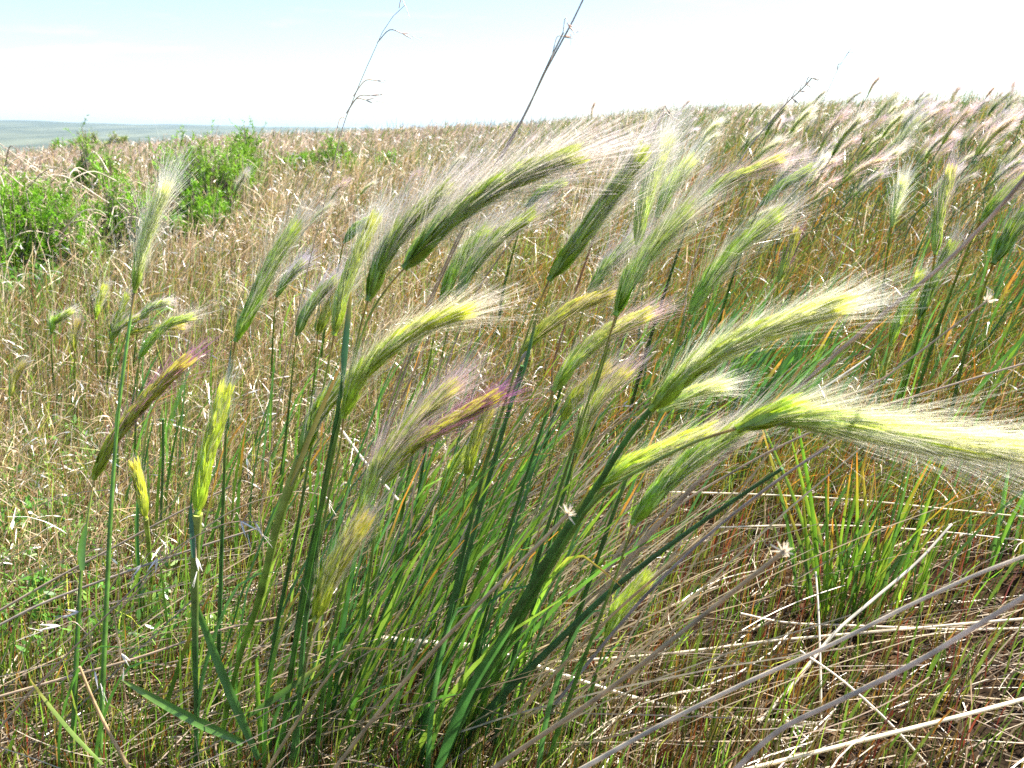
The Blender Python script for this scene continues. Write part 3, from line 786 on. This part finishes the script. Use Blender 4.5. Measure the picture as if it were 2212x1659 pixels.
# stalks without a visible head
def bare_stalk(label, pts, d, w, leaves, group=None, col=(.04, .11, .03)):
    root, rd = G(*pts[-1]); t = thing('barley_stalk', label, 'grass stalk', tuple(root), group)
    px = np.array(pts, float); L = np.r_[0, np.cumsum(np.linalg.norm(np.diff(px, axis=0), axis=1))]; f = L / L[-1]
    c = cr([P(x, y, d + (rd - d) * q) for (x, y), q in zip(px, f)], 30); ff = np.linspace(0, 1, 30)
    R = (w[0] + (w[1] - w[0]) * ff) * (d + (rd - d) * ff) / F / 2
    g = Geo(); tube(g, c, R, lerp(np.array(col) * 1.3, col, ff), 7); g.build('stem', M_STEM, t, root, True)
    for pts, (d0, d1), wp, c0, c1 in leaves:
        n = len(pts)
        leaf_part([P(x, y, d0 + (d1 - d0) * i / (n - 1)) for i, (x, y) in enumerate(pts)], wp * (d0 + d1) / 2 / F, c0, c1, t, root)
    return t


bare_stalk('headless barley stalk with an upright furled flag leaf', [(740, 824), (722, 930), (700, 1050), (680, 1200), (655, 1390), (640, 1640)], .49, (9, 13),
           [([(741, 826), (748, 740), (759, 628)], (.49, .485), 17, (.035, .11, .03), (.40, .26, .03))])
bare_stalk('long dark green stem curving up right below the biggest foxtail', [(1690, 1012), (1560, 1098), (1430, 1190), (1310, 1285), (1180, 1410), (1060, 1530), (980, 1640)], .44, (8, 20), [], col=(.03, .09, .03))
bare_stalk('upright green stem with a narrow leaf right of the olive drooping foxtail', [(1128, 790), (1095, 900), (1040, 1090), (985, 1290), (930, 1480), (890, 1640)], .56, (9, 14),
           [([(1102, 880), (1135, 790), (1165, 660)], (.56, .57), 10, (.05, .14, .03), (.3, .22, .04))])
bare_stalk('dark green stem standing left of the young sprout', [(352, 905), (352, 1000), (347, 1130), (345, 1200)], .9, (5, 7), [])

# ------------------------------------------------------------------ grass clump on the right
root, rd = G(1850, 1318)
tf = thing('grass_clump', 'broad leaved bright green grass clump with orange tips on bare soil', 'grass clump', tuple(root))
for k in range(64):
    bx, by = rng.normal(0, .030), rng.normal(0, .02)
    b = root + np.array([bx, by, -.003]); hgt = rng.uniform(.06, .23); az = rng.normal(0, .9); ln = rng.normal(.22, .25)
    dv = np.array([math.cos(az), math.sin(az), 0]) * ln + np.array([bx * 5, 0, 0])
    b[2] = terr(b[0], b[1]) - .003
    gcol = np.array([(.10, .22, .015), (.07, .17, .015), (.15, .25, .02), (.05, .12, .02)][rng.integers(4)])
    tip = [gcol * 1.2, gcol * 1.2, np.array([.48, .14, .02]), np.array([.42, .26, .03])][rng.integers(4)]
    leaf_part([b, b + dv * hgt * .35 + [0, 0, hgt * .5], b + dv * hgt * .9 + [0, 0, hgt * 1.0]], rng.uniform(.0022, .0046), gcol, tip, tf, root, hint=(rng.normal(0, .7), -1, .3))
root, rd = G(2190, 1240)
tf = thing('grass_clump', 'smaller green grass clump at the right edge in shade', 'grass clump', tuple(root))
for k in range(24):
    b = root + np.array([rng.normal(0, .03), rng.normal(0, .03), 0]); b[2] = terr(b[0], b[1]) - .003
    hgt = rng.uniform(.05, .16); ln = rng.normal(.25, .25); az = rng.normal(0, .9)
    dv = np.array([math.cos(az), math.sin(az), 0]) * ln
    gcol = np.array([(.10, .22, .02), (.07, .17, .03), (.15, .15, .02)][rng.integers(3)])
    leaf_part([b, b + dv * hgt * .35 + [0, 0, hgt * .5], b + dv * hgt * .9 + [0, 0, hgt]], rng.uniform(.003, .006), gcol, gcol * 1.2, tf, root)

# ------------------------------------------------------------------ dry stems one can single out
STRAW, GREY, TANC, WHT = (.50, .38, .24), (.66, .58, .48), (.52, .40, .25), (.80, .74, .62)


def dry_stem(label, pts, d, w, col, frayed=False, group='single dry grass stems', grounded=True):
    """pts in pixels, d list of depths or a pair; the last point is the root"""
    px = np.array(pts, float); n = len(px)
    L = np.r_[0, np.cumsum(np.linalg.norm(np.diff(px, axis=0), axis=1))]; f = L / L[-1]
    dd = np.interp(f, np.linspace(0, 1, len(d)), d)
    c = cr([P(x, y, q) for (x, y), q in zip(px, dd)], 28)
    gz = terr(c[:, 0], c[:, 1]) + .003
    c[:, 2] = np.maximum(c[:, 2], gz)
    ff = np.linspace(0, 1, 28); R = (w[0] + (w[1] - w[0]) * ff) * np.interp(ff, np.linspace(0, 1, len(d)), d) / F / 2
    base = c[-1].copy()
    t = thing('dry_grass_stem', label, 'dry grass stem', tuple(base), group)
    K = np.array(col)[None] * rng.uniform(.85, 1.12, (28, 1)) * np.ones((28, 3))
    for q in rng.uniform(.2, .8, 2):
        K *= 1 - .35 * np.exp(-((ff - q) / .015) ** 2)[:, None]
    g = Geo(); tube(g, c, R, K, 7); g.build('stem', M_DRY, t, base, True)
    if frayed:
        nn = 26; T = unit(c[0] - c[2]); S = 4; tt = np.linspace(0, 1, S)[None, :, None]
        dv = unit(T + rng.normal(0, .55, (nn, 3)))
        Pt = c[0] + dv[:, None] * rng.uniform(.002, .007, (nn, 1, 1)) * tt
        g = Geo(); strands(g, Pt, np.full((nn, 1), .0011) * np.linspace(1, .4, S)[None], np.tile(np.array([.80, .70, .55]), (nn, S, 1)))
        g.build('frayed_tip', M_DRY, t, base)
    return t


dry_stem('white straw lying level in front of the green stalks', [(800, 1376), (930, 1388), (1056, 1398)], (.70, .70), (11, 11), (.88, .82, .68))
dry_stem('white straw running down right from behind the thick stems', [(1060, 1402), (1200, 1452), (1400, 1515), (1680, 1580), (1760, 1600)], (.70, .70, .68), (8, 9), WHT)
dry_stem('tan stem with a white frayed end crossing the clump', [(1226, 1112), (1150, 1190), (1000, 1340), (850, 1500), (700, 1690)], (.42, .46, .52), (8, 9), (.55, .42, .24), True)
dry_stem('soft tan stem with a fluffy broken end over bare soil', [(1692, 1192), (1600, 1265), (1480, 1360), (1300, 1500), (1080, 1650), (1040, 1690)], (.36, .42, .5), (10, 11), (.52, .40, .25), True)
dry_stem('thick grey stem sweeping to the right edge, upper one', [(2230, 1195), (2100, 1245), (1950, 1315), (1780, 1400), (1600, 1480), (1420, 1570), (1240, 1670)], (.40, .46, .54), (8, 11), GREY)
dry_stem('thick grey stem sweeping to the right edge, lower one', [(2230, 1278), (2120, 1345), (1980, 1430), (1820, 1510), (1680, 1580), (1570, 1680)], (.36, .42, .50), (11, 11), (.62, .54, .48))
dry_stem('cream straw rising gently across the bottom right corner', [(2230, 1505), (2080, 1545), (1900, 1590), (1740, 1630), (1600, 1665)], (.62, .60, .60), (9, 9), (.82, .74, .55))
dry_stem('white straw slanting up to a sharp end beside the grass clump', [(2056, 1132), (1980, 1215), (1880, 1300), (1800, 1370), (1720, 1470), (1640, 1560)], (.74, .72, .68), (5, 9), WHT)
dry_stem('thin white straw standing straight up from bare soil', [(1762, 1235), (1768, 1320), (1772, 1440), (1774, 1570)], (.74, .70, .68), (4, 6), WHT)
dry_stem('white straw slanting down right over the soil corner', [(1728, 1405), (1820, 1470), (1920, 1560), (2010, 1660)], (.66, .64, .62), (4, 6), WHT)
dry_stem('pale straw lying almost level below the grass clump', [(2230, 1335), (2050, 1350), (1850, 1368), (1660, 1385), (1440, 1412), (1200, 1430)], (.72, .73, .72), (6, 6), (.72, .64, .50))
dry_stem('pale straw lying level just under the clump roots', [(2230, 1356), (2080, 1360), (1860, 1352), (1700, 1345), (1600, 1325)], (.74, .75, .76), (5, 5), (.66, .58, .46))
dry_stem('thin straw crossing in front of the grass clump, upper one', [(2230, 1118), (2050, 1100), (1850, 1080), (1640, 1068), (1420, 1062)], (.82, .86, .88), (3, 4), (.76, .68, .52))
dry_stem('thin straw crossing in front of the grass clump, lower one', [(2230, 1170), (2050, 1150), (1870, 1137), (1700, 1135), (1540, 1140)], (.82, .84, .86), (3, 4), (.70, .62, .48))
dry_stem('long blurred tan stem rising to the right edge over the field', [(2240, 352), (2140, 470), (2040, 570), (1930, 660), (1800, 770), (1680, 880), (1560, 990), (1400, 1160), (1250, 1350)], (.36, .46, .62), (9, 9), (.48, .37, .30))
dry_stem('thin tan stem rising right just above the biggest foxtail', [(2130, 652), (2040, 720), (1960, 780), (1860, 845), (1720, 890), (1600, 960), (1440, 1110), (1290, 1330)], (.44, .52, .64), (4, 7), (.50, .40, .30), True)
dry_stem('pale stem rising right below the thin tan one', [(2230, 780), (2060, 830), (1900, 880), (1760, 930), (1600, 1010), (1420, 1130), (1260, 1330)], (.5, .55, .66), (4, 6), (.52, .42, .32))
dry_stem('purple grey stem under the biggest foxtail', [(1790, 965), (1690, 1030), (1560, 1130), (1440, 1240), (1330, 1360), (1200, 1520)], (.46, .52, .6), (5, 8), (.38, .32, .32))
dry_stem('ochre stem parallel to the purple grey one', [(1900, 880), (1760, 980), (1600, 1100), (1460, 1210), (1300, 1350), (1120, 1540)], (.47, .53, .6), (4, 8), (.55, .40, .20))
dry_stem('straw slanting up right from behind the large cream tipped foxtail', [(1880, 770), (1760, 850), (1690, 890), (1560, 990)], (.85, .85, .9), (4, 5), WHT)
dry_stem('tan stem leaning right through the clump middle', [(965, 640), (900, 790), (830, 950), (770, 1110), (720, 1260), (700, 1340)], (.6, .68, .75), (4, 7), (.50, .38, .26))
dry_stem('grey stem behind the olive and purple foxtails', [(1190, 690), (1110, 800), (1010, 960), (900, 1150), (830, 1280)], (.62, .7, .78), (8, 8), (.42, .38, .36))
dry_stem('white stem fragment slanting beside the long light green foxtail', [(735, 925), (790, 1000), (860, 1080)], (.80, .80), (6, 6), WHT)
dry_stem('thin ochre stem crossing the lower left corner', [(172, 1440), (205, 1520), (240, 1590), (290, 1680)], (.5, .52, .54), (5, 9), (.62, .46, .26))
dry_stem('long tan stem lying across the lower left straw', [(500, 1050), (380, 1110), (250, 1180), (120, 1250), (-20, 1330)], (.78, .8, .8), (4, 6), (.46, .36, .26))
dry_stem('grey tan stem lying under the long tan one', [(560, 1140), (420, 1185), (260, 1240), (100, 1300), (-20, 1360)], (.74, .76, .76), (4, 6), (.42, .35, .28))
dry_stem('tan stem crossing the feet of the left stalks', [(620, 1330), (480, 1360), (300, 1420), (120, 1470), (-20, 1510)], (.66, .67, .68), (5, 6), (.52, .40, .27))
dry_stem('ochre stem at the bottom edge left of centre', [(800, 1330), (740, 1420), (660, 1530), (560, 1690)], (.5, .52, .54), (5, 9), (.58, .42, .20))


# ------------------------------------------------------------------ oat and needle grass stalks against the sky
def spikelet(g, p, dv, L, W, col):
    t = np.linspace(0, 1, 6)
    c = p + dv * L * t[:, None]
    tube(g, c, W * np.array([.25, .9, 1, .75, .4, .08]), col, 5)


def oat_stalk(label, pts, d, w, spik, col, name='wild_oat', cat='wild oat stalk', scol=(.55, .45, .36)):
    px = np.array(pts, float); L = np.r_[0, np.cumsum(np.linalg.norm(np.diff(px, axis=0), axis=1))]; f = L / L[-1]
    dd = np.interp(f, np.linspace(0, 1, len(d)), d)
    c = cr([P(x, y, q) for (x, y), q in zip(px, dd)], 44); ff = np.linspace(0, 1, 44)
    c[-1, 2] = min(c[-1, 2], terr(c[-1, 0], c[-1, 1]) + .0)
    base = c[-1].copy(); t = thing(name, label, cat, tuple(base))
    R = (w[0] + (w[1] - w[0]) * ff) * np.interp(ff, np.linspace(0, 1, len(d)), d) / F / 2
    g = Geo(); tube(g, c, R, np.array(col) * rng.uniform(.9, 1.1, (44, 1)), 6); g.build('stem', M_DRY, t, base, True)
    for (sx, sy, ex, ey, q, size) in spik:
        a, b = P(sx, sy, q), P(ex, ey, q + rng.normal(0, .006))
        m = (a + b) / 2 + UP * .006
        g = Geo(); tube(g, cr([a, m, b], 10), .00030 * q / .5, np.array(col), 4)
        u = unit(b - m)
        for k in range(2):
            spikelet(g, b, unit(u + rng.normal(0, .22, 3)), size * rng.uniform(.8, 1.1), size * .06, np.array(scol) * rng.uniform(.85, 1.15))
            tube(g, cr([b + u * size * .8, b + u * size * 1.8 + rng.normal(0, .002, 3)], 4), np.linspace(.00025, .0001, 4), np.array(scol), 3)
        g.build('spikelet', M_DRY, t, base)
    return t


oat_stalk('thin oat stalk with drooping side spikelets against blue sky', [(878, 8), (838, 48), (815, 95), (790, 150), (763, 215), (737, 285), (714, 385), (690, 480), (665, 580), (640, 690), (610, 830), (580, 1000), (560, 1130)], (.60, .62, .70, .9), (1.2, 4),
          [(862, 18, 872, 6, .6, .008), (815, 92, 868, 72, .6, .010), (763, 208, 814, 174, .62, .007), (748, 245, 790, 216, .62, .009), (748, 245, 800, 206, .62, .010), (745, 255, 725, 290, .62, .004)], (.55, .44, .34), scol=(.62, .56, .52))
oat_stalk('bare grey needle grass stem running off the top edge', [(1265, -12), (1240, 40), (1205, 105), (1170, 170), (1135, 245), (1085, 330), (1020, 450), (940, 620), (860, 820), (800, 1000), (770, 1120)], (.44, .48, .6, .9), (3.6, 7),
          [(1190, 130, 1216, 78, .445, .010)], (.44, .36, .30), 'needle_grass', 'dry grass stalk', (.5, .34, .26))
oat_stalk('second grey stem with a broken bristly end beside the bare one', [(1217, 70), (1190, 125), (1160, 190), (1135, 247), (1090, 330), (1025, 452), (945, 620), (868, 820), (812, 1000), (785, 1120)], (.445, .485, .6, .9), (3.5, 7),
          [(1216, 72, 1226, 52, .445, .009)], (.44, .36, .30), 'needle_grass', 'dry grass stalk', (.6, .45, .36))
oat_stalk('brown stalk with a bristly tip behind the glowing white foxtail', [(1436, 244), (1415, 275), (1390, 305), (1350, 370), (1300, 470), (1240, 640), (1190, 800)], (.7, .8, 1.0), (5, 5),
          [(1432, 250, 1440, 236, .7, .012), (1425, 262, 1436, 240, .7, .010)], (.34, .22, .15), 'needle_grass', 'dry grass stalk', (.42, .26, .16))
oat_stalk('spiky grey panicle stalk standing over the right skyline', [(1754, 168), (1730, 195), (1700, 222), (1660, 268), (1610, 330), (1550, 430), (1500, 560), (1480, 640)], (1.1, 1.2, 1.5), (3, 4),
          [(1740, 184, 1753, 168, 1.1, .014), (1726, 198, 1742, 182, 1.1, .016), (1710, 212, 1727, 198, 1.1, .016), (1698, 224, 1712, 212, 1.1, .016)], (.5, .45, .4), 'needle_grass', 'dry grass stalk', (.6, .55, .52))
oat_stalk('hair thin faint stalk furthest right against white sky', [(1838, 105), (1815, 140), (1798, 175), (1780, 215), (1765, 260), (1745, 340)], (2.0, 2.1, 2.3), (1.2, 1.6),
          [(1825, 125, 1840, 112, 2.0, .010), (1808, 150, 1814, 138, 2.0, .01)], (.5, .46, .44), 'needle_grass', 'dry grass stalk', (.5, .46, .44))
oat_stalk('thin diagonal stalk running up right of the largest foxtail', [(1350, 272), (1300, 318), (1230, 385), (1160, 455), (1090, 540), (1020, 650), (960, 800)], (.8, .9, 1.1), (2.5, 4), [], (.44, .34, .26), 'needle_grass', 'dry grass stalk')
oat_stalk('low oat stalk with white hanging husks in front of the left stalks', [(560, 1128), (500, 1128), (440, 1150), (380, 1185), (300, 1260), (230, 1330), (130, 1430), (10, 1560), (-20, 1620)], (.52, .56, .62), (2.2, 5),
          [(525, 1126, 552, 1130, .52, .012), (500, 1128, 520, 1126, .52, .012), (370, 1190, 340, 1205, .53, .012), (350, 1200, 305, 1222, .53, .013), (420, 1160, 424, 1205, .53, .011), (215, 1345, 170, 1322, .55, .013), (190, 1372, 130, 1352, .55, .014), (250, 1380, 262, 1412, .55, .012), (165, 1400, 205, 1450, .55, .012)], (.48, .36, .26), scol=(.88, .84, .80))
oat_stalk('thin arched oat stalk bearing one white husk across the stems', [(690, 1068), (640, 1062), (560, 1080), (490, 1110), (420, 1160), (330, 1240), (240, 1340)], (.6, .64, .7), (2, 3.5),
          [(680, 1066, 702, 1072, .6, .010)], (.56, .46, .32), scol=(.85, .80, .72))


# ------------------------------------------------------------------ shrubs
def shrub(label, root, hgt, wid, seed, nspr, leafc, dead=0.3, grp=None, lsz=1.0):
    r = np.random.default_rng(seed)
    dist = np.hypot(root[0], root[1])
    t = thing('shrub', label, 'shrub', tuple(root), grp)
    gb, gl = Geo(), Geo()
    nc = 9; ca = r.uniform(0, 6.28, nc); cr_ = np.sqrt(r.uniform(.03, 1, nc)) * wid * .46; ch = r.uniform(.6, 1.12, nc)
    for k in range(nspr):
        q = r.integers(nc)
        ox, oy = math.cos(ca[q]) * cr_[q] + r.normal(0, .075 * wid), math.sin(ca[q]) * cr_[q] + r.normal(0, .075 * wid)
        rr = math.hypot(ox, oy)
        lump = .62 + .42 * math.sin(3.1 * ox / wid * 4 + seed) * math.cos(2.7 * oy / wid * 3 + seed * 1.7)
        top_h = hgt * np.clip((1 - .35 * (rr / (wid / 2)) ** 2) * ch[q] * (.8 + .2 * lump) * r.uniform(.62, 1.08), .15, 1.1)
        tipp = np.array([ox, oy, top_h]); tipp[2] += terr(root[0] + ox, root[1] + oy) - root[2]
        basep = np.array([ox * .25, oy * .25, terr(root[0] + ox * .25, root[1] + oy * .25) - root[2] - .004])
        mid = basep * .45 + tipp * .55 + np.array([ox * .22, oy * .22, -.02 * hgt]) + r.normal(0, .02, 3) * wid
        c = cr([basep, mid, tipp], 12)
        isd = r.random() < dead
        col = np.array([(.30, .24, .19), (.22, .17, .13), (.42, .36, .30)][r.integers(3)])
        tube(gb, c, np.linspace(.0035, .0012, 12) * max(1, dist / 3.2), col * r.uniform(.8, 1.2), 4)
        if isd:
            # dead arching twigs
            e = tipp + np.array([r.normal(.05, .06), r.normal(0, .05), r.normal(.02, .05)]) * wid
            tube(gb, cr([tipp, (tipp + e) / 2 + [0, 0, .03 * wid], e], 8), np.linspace(.0014, .0007, 8) * max(1, dist / 3.2), np.array([.55, .46, .36]), 3)
            continue
        # leafy sprays
        ns = r.integers(3, 6)
        for q in range(ns):
            s0 = c[r.integers(3, 12)]
            L = r.uniform(.05, .12) * (hgt / .45) ** .5
            sd = unit(np.array([r.normal(.15, .5), r.normal(-.1, .5), r.uniform(.4, 1.2)]))
            nl = int(46 / lsz)
            tt = np.sort(r.uniform(0, 1, nl)); pb = s0 + sd * (L * tt)[:, None]
            dv = unit(sd * .8 + r.normal(0, .62, (nl, 3)))
            ll = r.uniform(.007, .015, nl) * lsz
            T4 = np.array([0, .4, .75, 1])[None, :, None]
            Pt = pb[:, None] + dv[:, None] * ll[:, None, None] * T4
            w = (np.full(nl, .0020) * lsz * r.uniform(.7, 1.3, nl))[:, None] * np.array([.6, 1, .9, .3])[None]
            cc = np.array(leafc) * r.uniform(.55, 1.3) * r.uniform(.75, 1.2, (nl, 1)) + np.array([.05, .03, 0]) * r.random()
            strands(gl, Pt, w, np.repeat(cc[:, None], 4, 1))
    if dist < 3.5:
        for k in range(46):
            q = r.integers(nc); b = np.array([math.cos(ca[q]) * cr_[q], math.sin(ca[q]) * cr_[q] - .06, 0]) + r.normal(0, .08, 3) * wid
            b[2] = hgt * r.uniform(.25, .95); az_ = r.uniform(0, 6.28); L = r.uniform(.08, .24)
            dv = np.array([math.cos(az_), math.sin(az_) * .7 - .3, r.uniform(-.1, .6)])
            tube(gb, cr([b, b + dv * L * .5 + [0, 0, .03], b + dv * L * .85 + r.normal(0, .015, 3), b + dv * L + [r.normal(0, .02), 0, -.03]], 12), np.linspace(.0021, .0009, 12), np.array([(.62, .54, .44), (.42, .33, .25), (.30, .22, .17)][r.integers(3)]), 4)
    gb.build('branches', M_WOOD, t)
    gl.build('foliage', M_BUSH, t)
    return t


GRP = 'green shrubs on the slope'
for a in SHRUBS: shrub(a[0], a[1], a[2], a[3], a[4], a[5], a[6], a[7], GRP, a[8])


# ------------------------------------------------------------------ foxtails across the field: copies
def proto_far(pal, seed):
    hgt = .33
    stem = cr([(0, 0, 0), (.03, 0, .2), (.10, -.01, .275), (.14, -.015, hgt)], 8)
    hd = [stem[-1], stem[-1] + [.024, -.004, .036], stem[-1] + [.054, -.01, .064]]
    return stem, hd


def field_foxtails():
    pr = []
    for i, pal in enumerate(('lav', 'pink', 'green', 'dark', 'white', 'pink')):
        stem, hd = proto_far(pal, i)
        t = thing('foxtail_barley', '', 'foxtail grass')
        g = Geo(); tube(g, stem, np.linspace(.0016, .0012, 8), lerp((.04, .10, .03), (.10, .16, .04), np.linspace(0, 1, 8)), 4); g.build('stem', M_STEM, t)
        gh, ga = head_geo(hd, pal, .052, 380, 1.3, .0030, .0005, 90)
        h = gh.build('seed_head', M_HEAD, t); ga.build('bristles', M_AWN, h)
        pr.append(t)
    far = []
    for i, pal in enumerate(('lav', 'pink', 'dark', 'pink', 'white', 'lav')):
        stem, hd = proto_far(pal, i)
        gh, ga = head_geo(hd, pal, .052, 300, 1.45, .0030, .00075, 60)
        g = Geo(); tube(g, stem, .0018, (.06, .12, .03), 4)
        gg = Geo(); off = 0
        for q, gn in ((g, 1.4), (gh, 1.3), (ga, 1.05)):
            gg.add(np.concatenate(q.V), np.concatenate(q.Q), np.concatenate(q.K) * gn)
        far.append(gg.build('foxtail_barley', M_AWN))
    names = ['lilac', 'pink', 'green', 'dark green', 'white', 'rosy']
    names_far = ['lilac', 'pink', 'green', 'rosy', 'white', 'mauve']
    used, usedf = set(), set()
    def place(px, py, k, sc_, rz, tilt):
        p, dd = G(px, py)
        dist = math.hypot(p[0], p[1])
        if dist < 3.6:
            src, kids = pr[k], True; nm, grp = f'{names[k]} foxtail standing in the middle of the right hand field', f'{names[k]} foxtails in the middle field'
            first = k not in used; used.add(k)
        else:
            src, kids = far[k], False; nm, grp = f'small {names_far[k]} foxtail in the dense field below the right skyline', f'{names_far[k]} foxtails below the skyline'
            first = k not in usedf; usedf.add(k)
        if first: o = src
        else:
            o = src.copy(); C.objects.link(o)
            if kids:
                for ch in list(src.children):
                    c = ch.copy(); C.objects.link(c); c.parent = o
                    for gch in ch.children:
                        e = gch.copy(); C.objects.link(e); e.parent = c
        o.location = p; o.rotation_euler = (tilt, rng.normal(0, .12), rz); o.scale = (sc_, sc_, sc_)
        tag(o, nm, 'foxtail grass', grp)
    n = 0
    # density grows towards the right and the skyline
    while n < 232:
        px = rng.uniform(1250, 2300); py = 285 + (rng.random() ** 2.1) * 420 - np.clip((px - 1500) / 800, 0, 1) * 60
        if rng.random() > np.clip((px - 1150) / 700, .12, 1): continue
        try:
            p, dd = G(px, py)
        except Exception:
            continue
        dist = math.hypot(p[0], p[1])
        if dist < 1.7 or dist > 14: continue
        place(px, py, int(rng.integers(6)), rng.uniform(.62, 1.05) if py > 345 else rng.uniform(.45, .74), rng.normal(0, .45), rng.normal(0, .12)); n += 1
    for px, py in [(560, 700), (820, 640), (1020, 560), (640, 620), (700, 560), (900, 540), (1080, 470), (480, 640)]:
        place(px, py, int(rng.integers(4)), rng.uniform(.7, .9), rng.normal(0, .4), rng.normal(0, .1))
    for k, t in enumerate(pr):
        if k not in used:
            place(1700 + 60 * k, 620, k, 1, 0, 0)
    for k, t in enumerate(far):
        if k not in usedf:
            p, _ = G(1600 + 90 * k, 300); t.location = p; tag(t, 'small %s foxtail in the dense field below the right skyline' % names_far[k], 'foxtail grass', f'{names_far[k]} foxtails below the skyline')


field_foxtails()

# ------------------------------------------------------------------ air
bpy_box = [(-9500, -400, -60), (9500, -400, -60), (9500, 9600, -60), (-9500, 9600, -60)]
V = np.array(bpy_box + [(x, y, 70) for x, y, _ in bpy_box], float)
Q = np.array([[3, 2, 1, 0], [4, 5, 6, 7], [0, 1, 5, 4], [1, 2, 6, 5], [2, 3, 7, 6], [3, 0, 4, 7]])
mh = bpy.data.materials.new('air_haze'); mh.use_nodes = True
nt = mh.node_tree; nt.nodes.clear()
ou = nt.nodes.new('ShaderNodeOutputMaterial'); pv = nt.nodes.new('ShaderNodeVolumePrincipled')
pv.inputs['Color'].default_value = (.50, .74, 1, 1); pv.inputs['Density'].default_value = .00013; pv.inputs['Anisotropy'].default_value = .2
nt.links.new(pv.outputs[0], ou.inputs['Volume'])
hz = mesh_np('haze', V, Q, None, mh); tag(hz, 'thin bluish air that pales the far plain', kind='stuff')

# ------------------------------------------------------------------ light
SUN_AZ, SUN_EL = math.radians(68), math.radians(54)      # azimuth clockwise from the view direction (+Y)
w = bpy.data.worlds.new('World'); sc.world = w; w.use_nodes = True
nt = w.node_tree; bg = nt.nodes['Background']
sky = nt.nodes.new('ShaderNodeTexSky'); sky.sky_type = 'NISHITA'; sky.sun_disc = False
sky.sun_elevation = SUN_EL; sky.sun_rotation = SUN_AZ
sky.air_density = 1.0; sky.dust_density = 1.0; sky.ozone_density = 2.5; sky.altitude = 300
tc = nt.nodes.new('ShaderNodeTexCoord'); mp = nt.nodes.new('ShaderNodeMapping'); mp.inputs['Scale'].default_value = (7, 7, 42); mp.inputs['Location'].default_value = (2.3, .4, 1.1)
cn = nt.nodes.new('ShaderNodeTexNoise'); cn.inputs['Scale'].default_value = 1; cn.inputs['Detail'].default_value = 6
crp = nt.nodes.new('ShaderNodeMapRange'); crp.inputs['From Min'].default_value = .56; crp.inputs['From Max'].default_value = .78; crp.inputs['To Max'].default_value = .28
cm = nt.nodes.new('ShaderNodeMixRGB'); cm.inputs[2].default_value = (6.5, 6.3, 6.2, 1)
nt.links.new(tc.outputs['Generated'], mp.inputs['Vector']); nt.links.new(mp.outputs[0], cn.inputs['Vector']); nt.links.new(cn.outputs['Fac'], crp.inputs['Value'])
nt.links.new(crp.outputs[0], cm.inputs[0]); nt.links.new(sky.outputs[0], cm.inputs[1])
nt.links.new(cm.outputs[0], bg.inputs['Color']); bg.inputs['Strength'].default_value = 0.068
sd = bpy.data.lights.new('sun', 'SUN'); sd.energy = 5.0; sd.angle = math.radians(.53); sd.color = (1, .92, .79)
so = bpy.data.objects.new('sun', sd); C.objects.link(so)
dirv = Vector((math.sin(SUN_AZ) * math.cos(SUN_EL), math.cos(SUN_AZ) * math.cos(SUN_EL), math.sin(SUN_EL)))
so.rotation_euler = dirv.to_track_quat('Z', 'Y').to_euler(); so.location = (3, 3, 5)

# ------------------------------------------------------------------ camera
cd = bpy.data.cameras.new('camera'); co = bpy.data.objects.new('camera', cd); C.objects.link(co)
co.location = CAM; co.rotation_euler = (math.pi / 2 - PITCH, 0, 0)
cd.sensor_width = 36; cd.lens = 36 * F / VW; cd.clip_start = .02; cd.clip_end = 30000
cd.dof.use_dof = True; cd.dof.focus_distance = .72; cd.dof.aperture_fstop = 18
sc.camera = co

sc.view_settings.view_transform = 'Standard'; sc.view_settings.look = 'None'; sc.view_settings.exposure = 1.95; sc.view_settings.gamma = 1
cy = sc.cycles
cy.max_bounces = 10; cy.diffuse_bounces = 7; cy.glossy_bounces = 2; cy.transmission_bounces = 7; cy.volume_bounces = 0; cy.transparent_max_bounces = 4
cy.use_denoising = False
cy.sample_clamp_indirect = 8
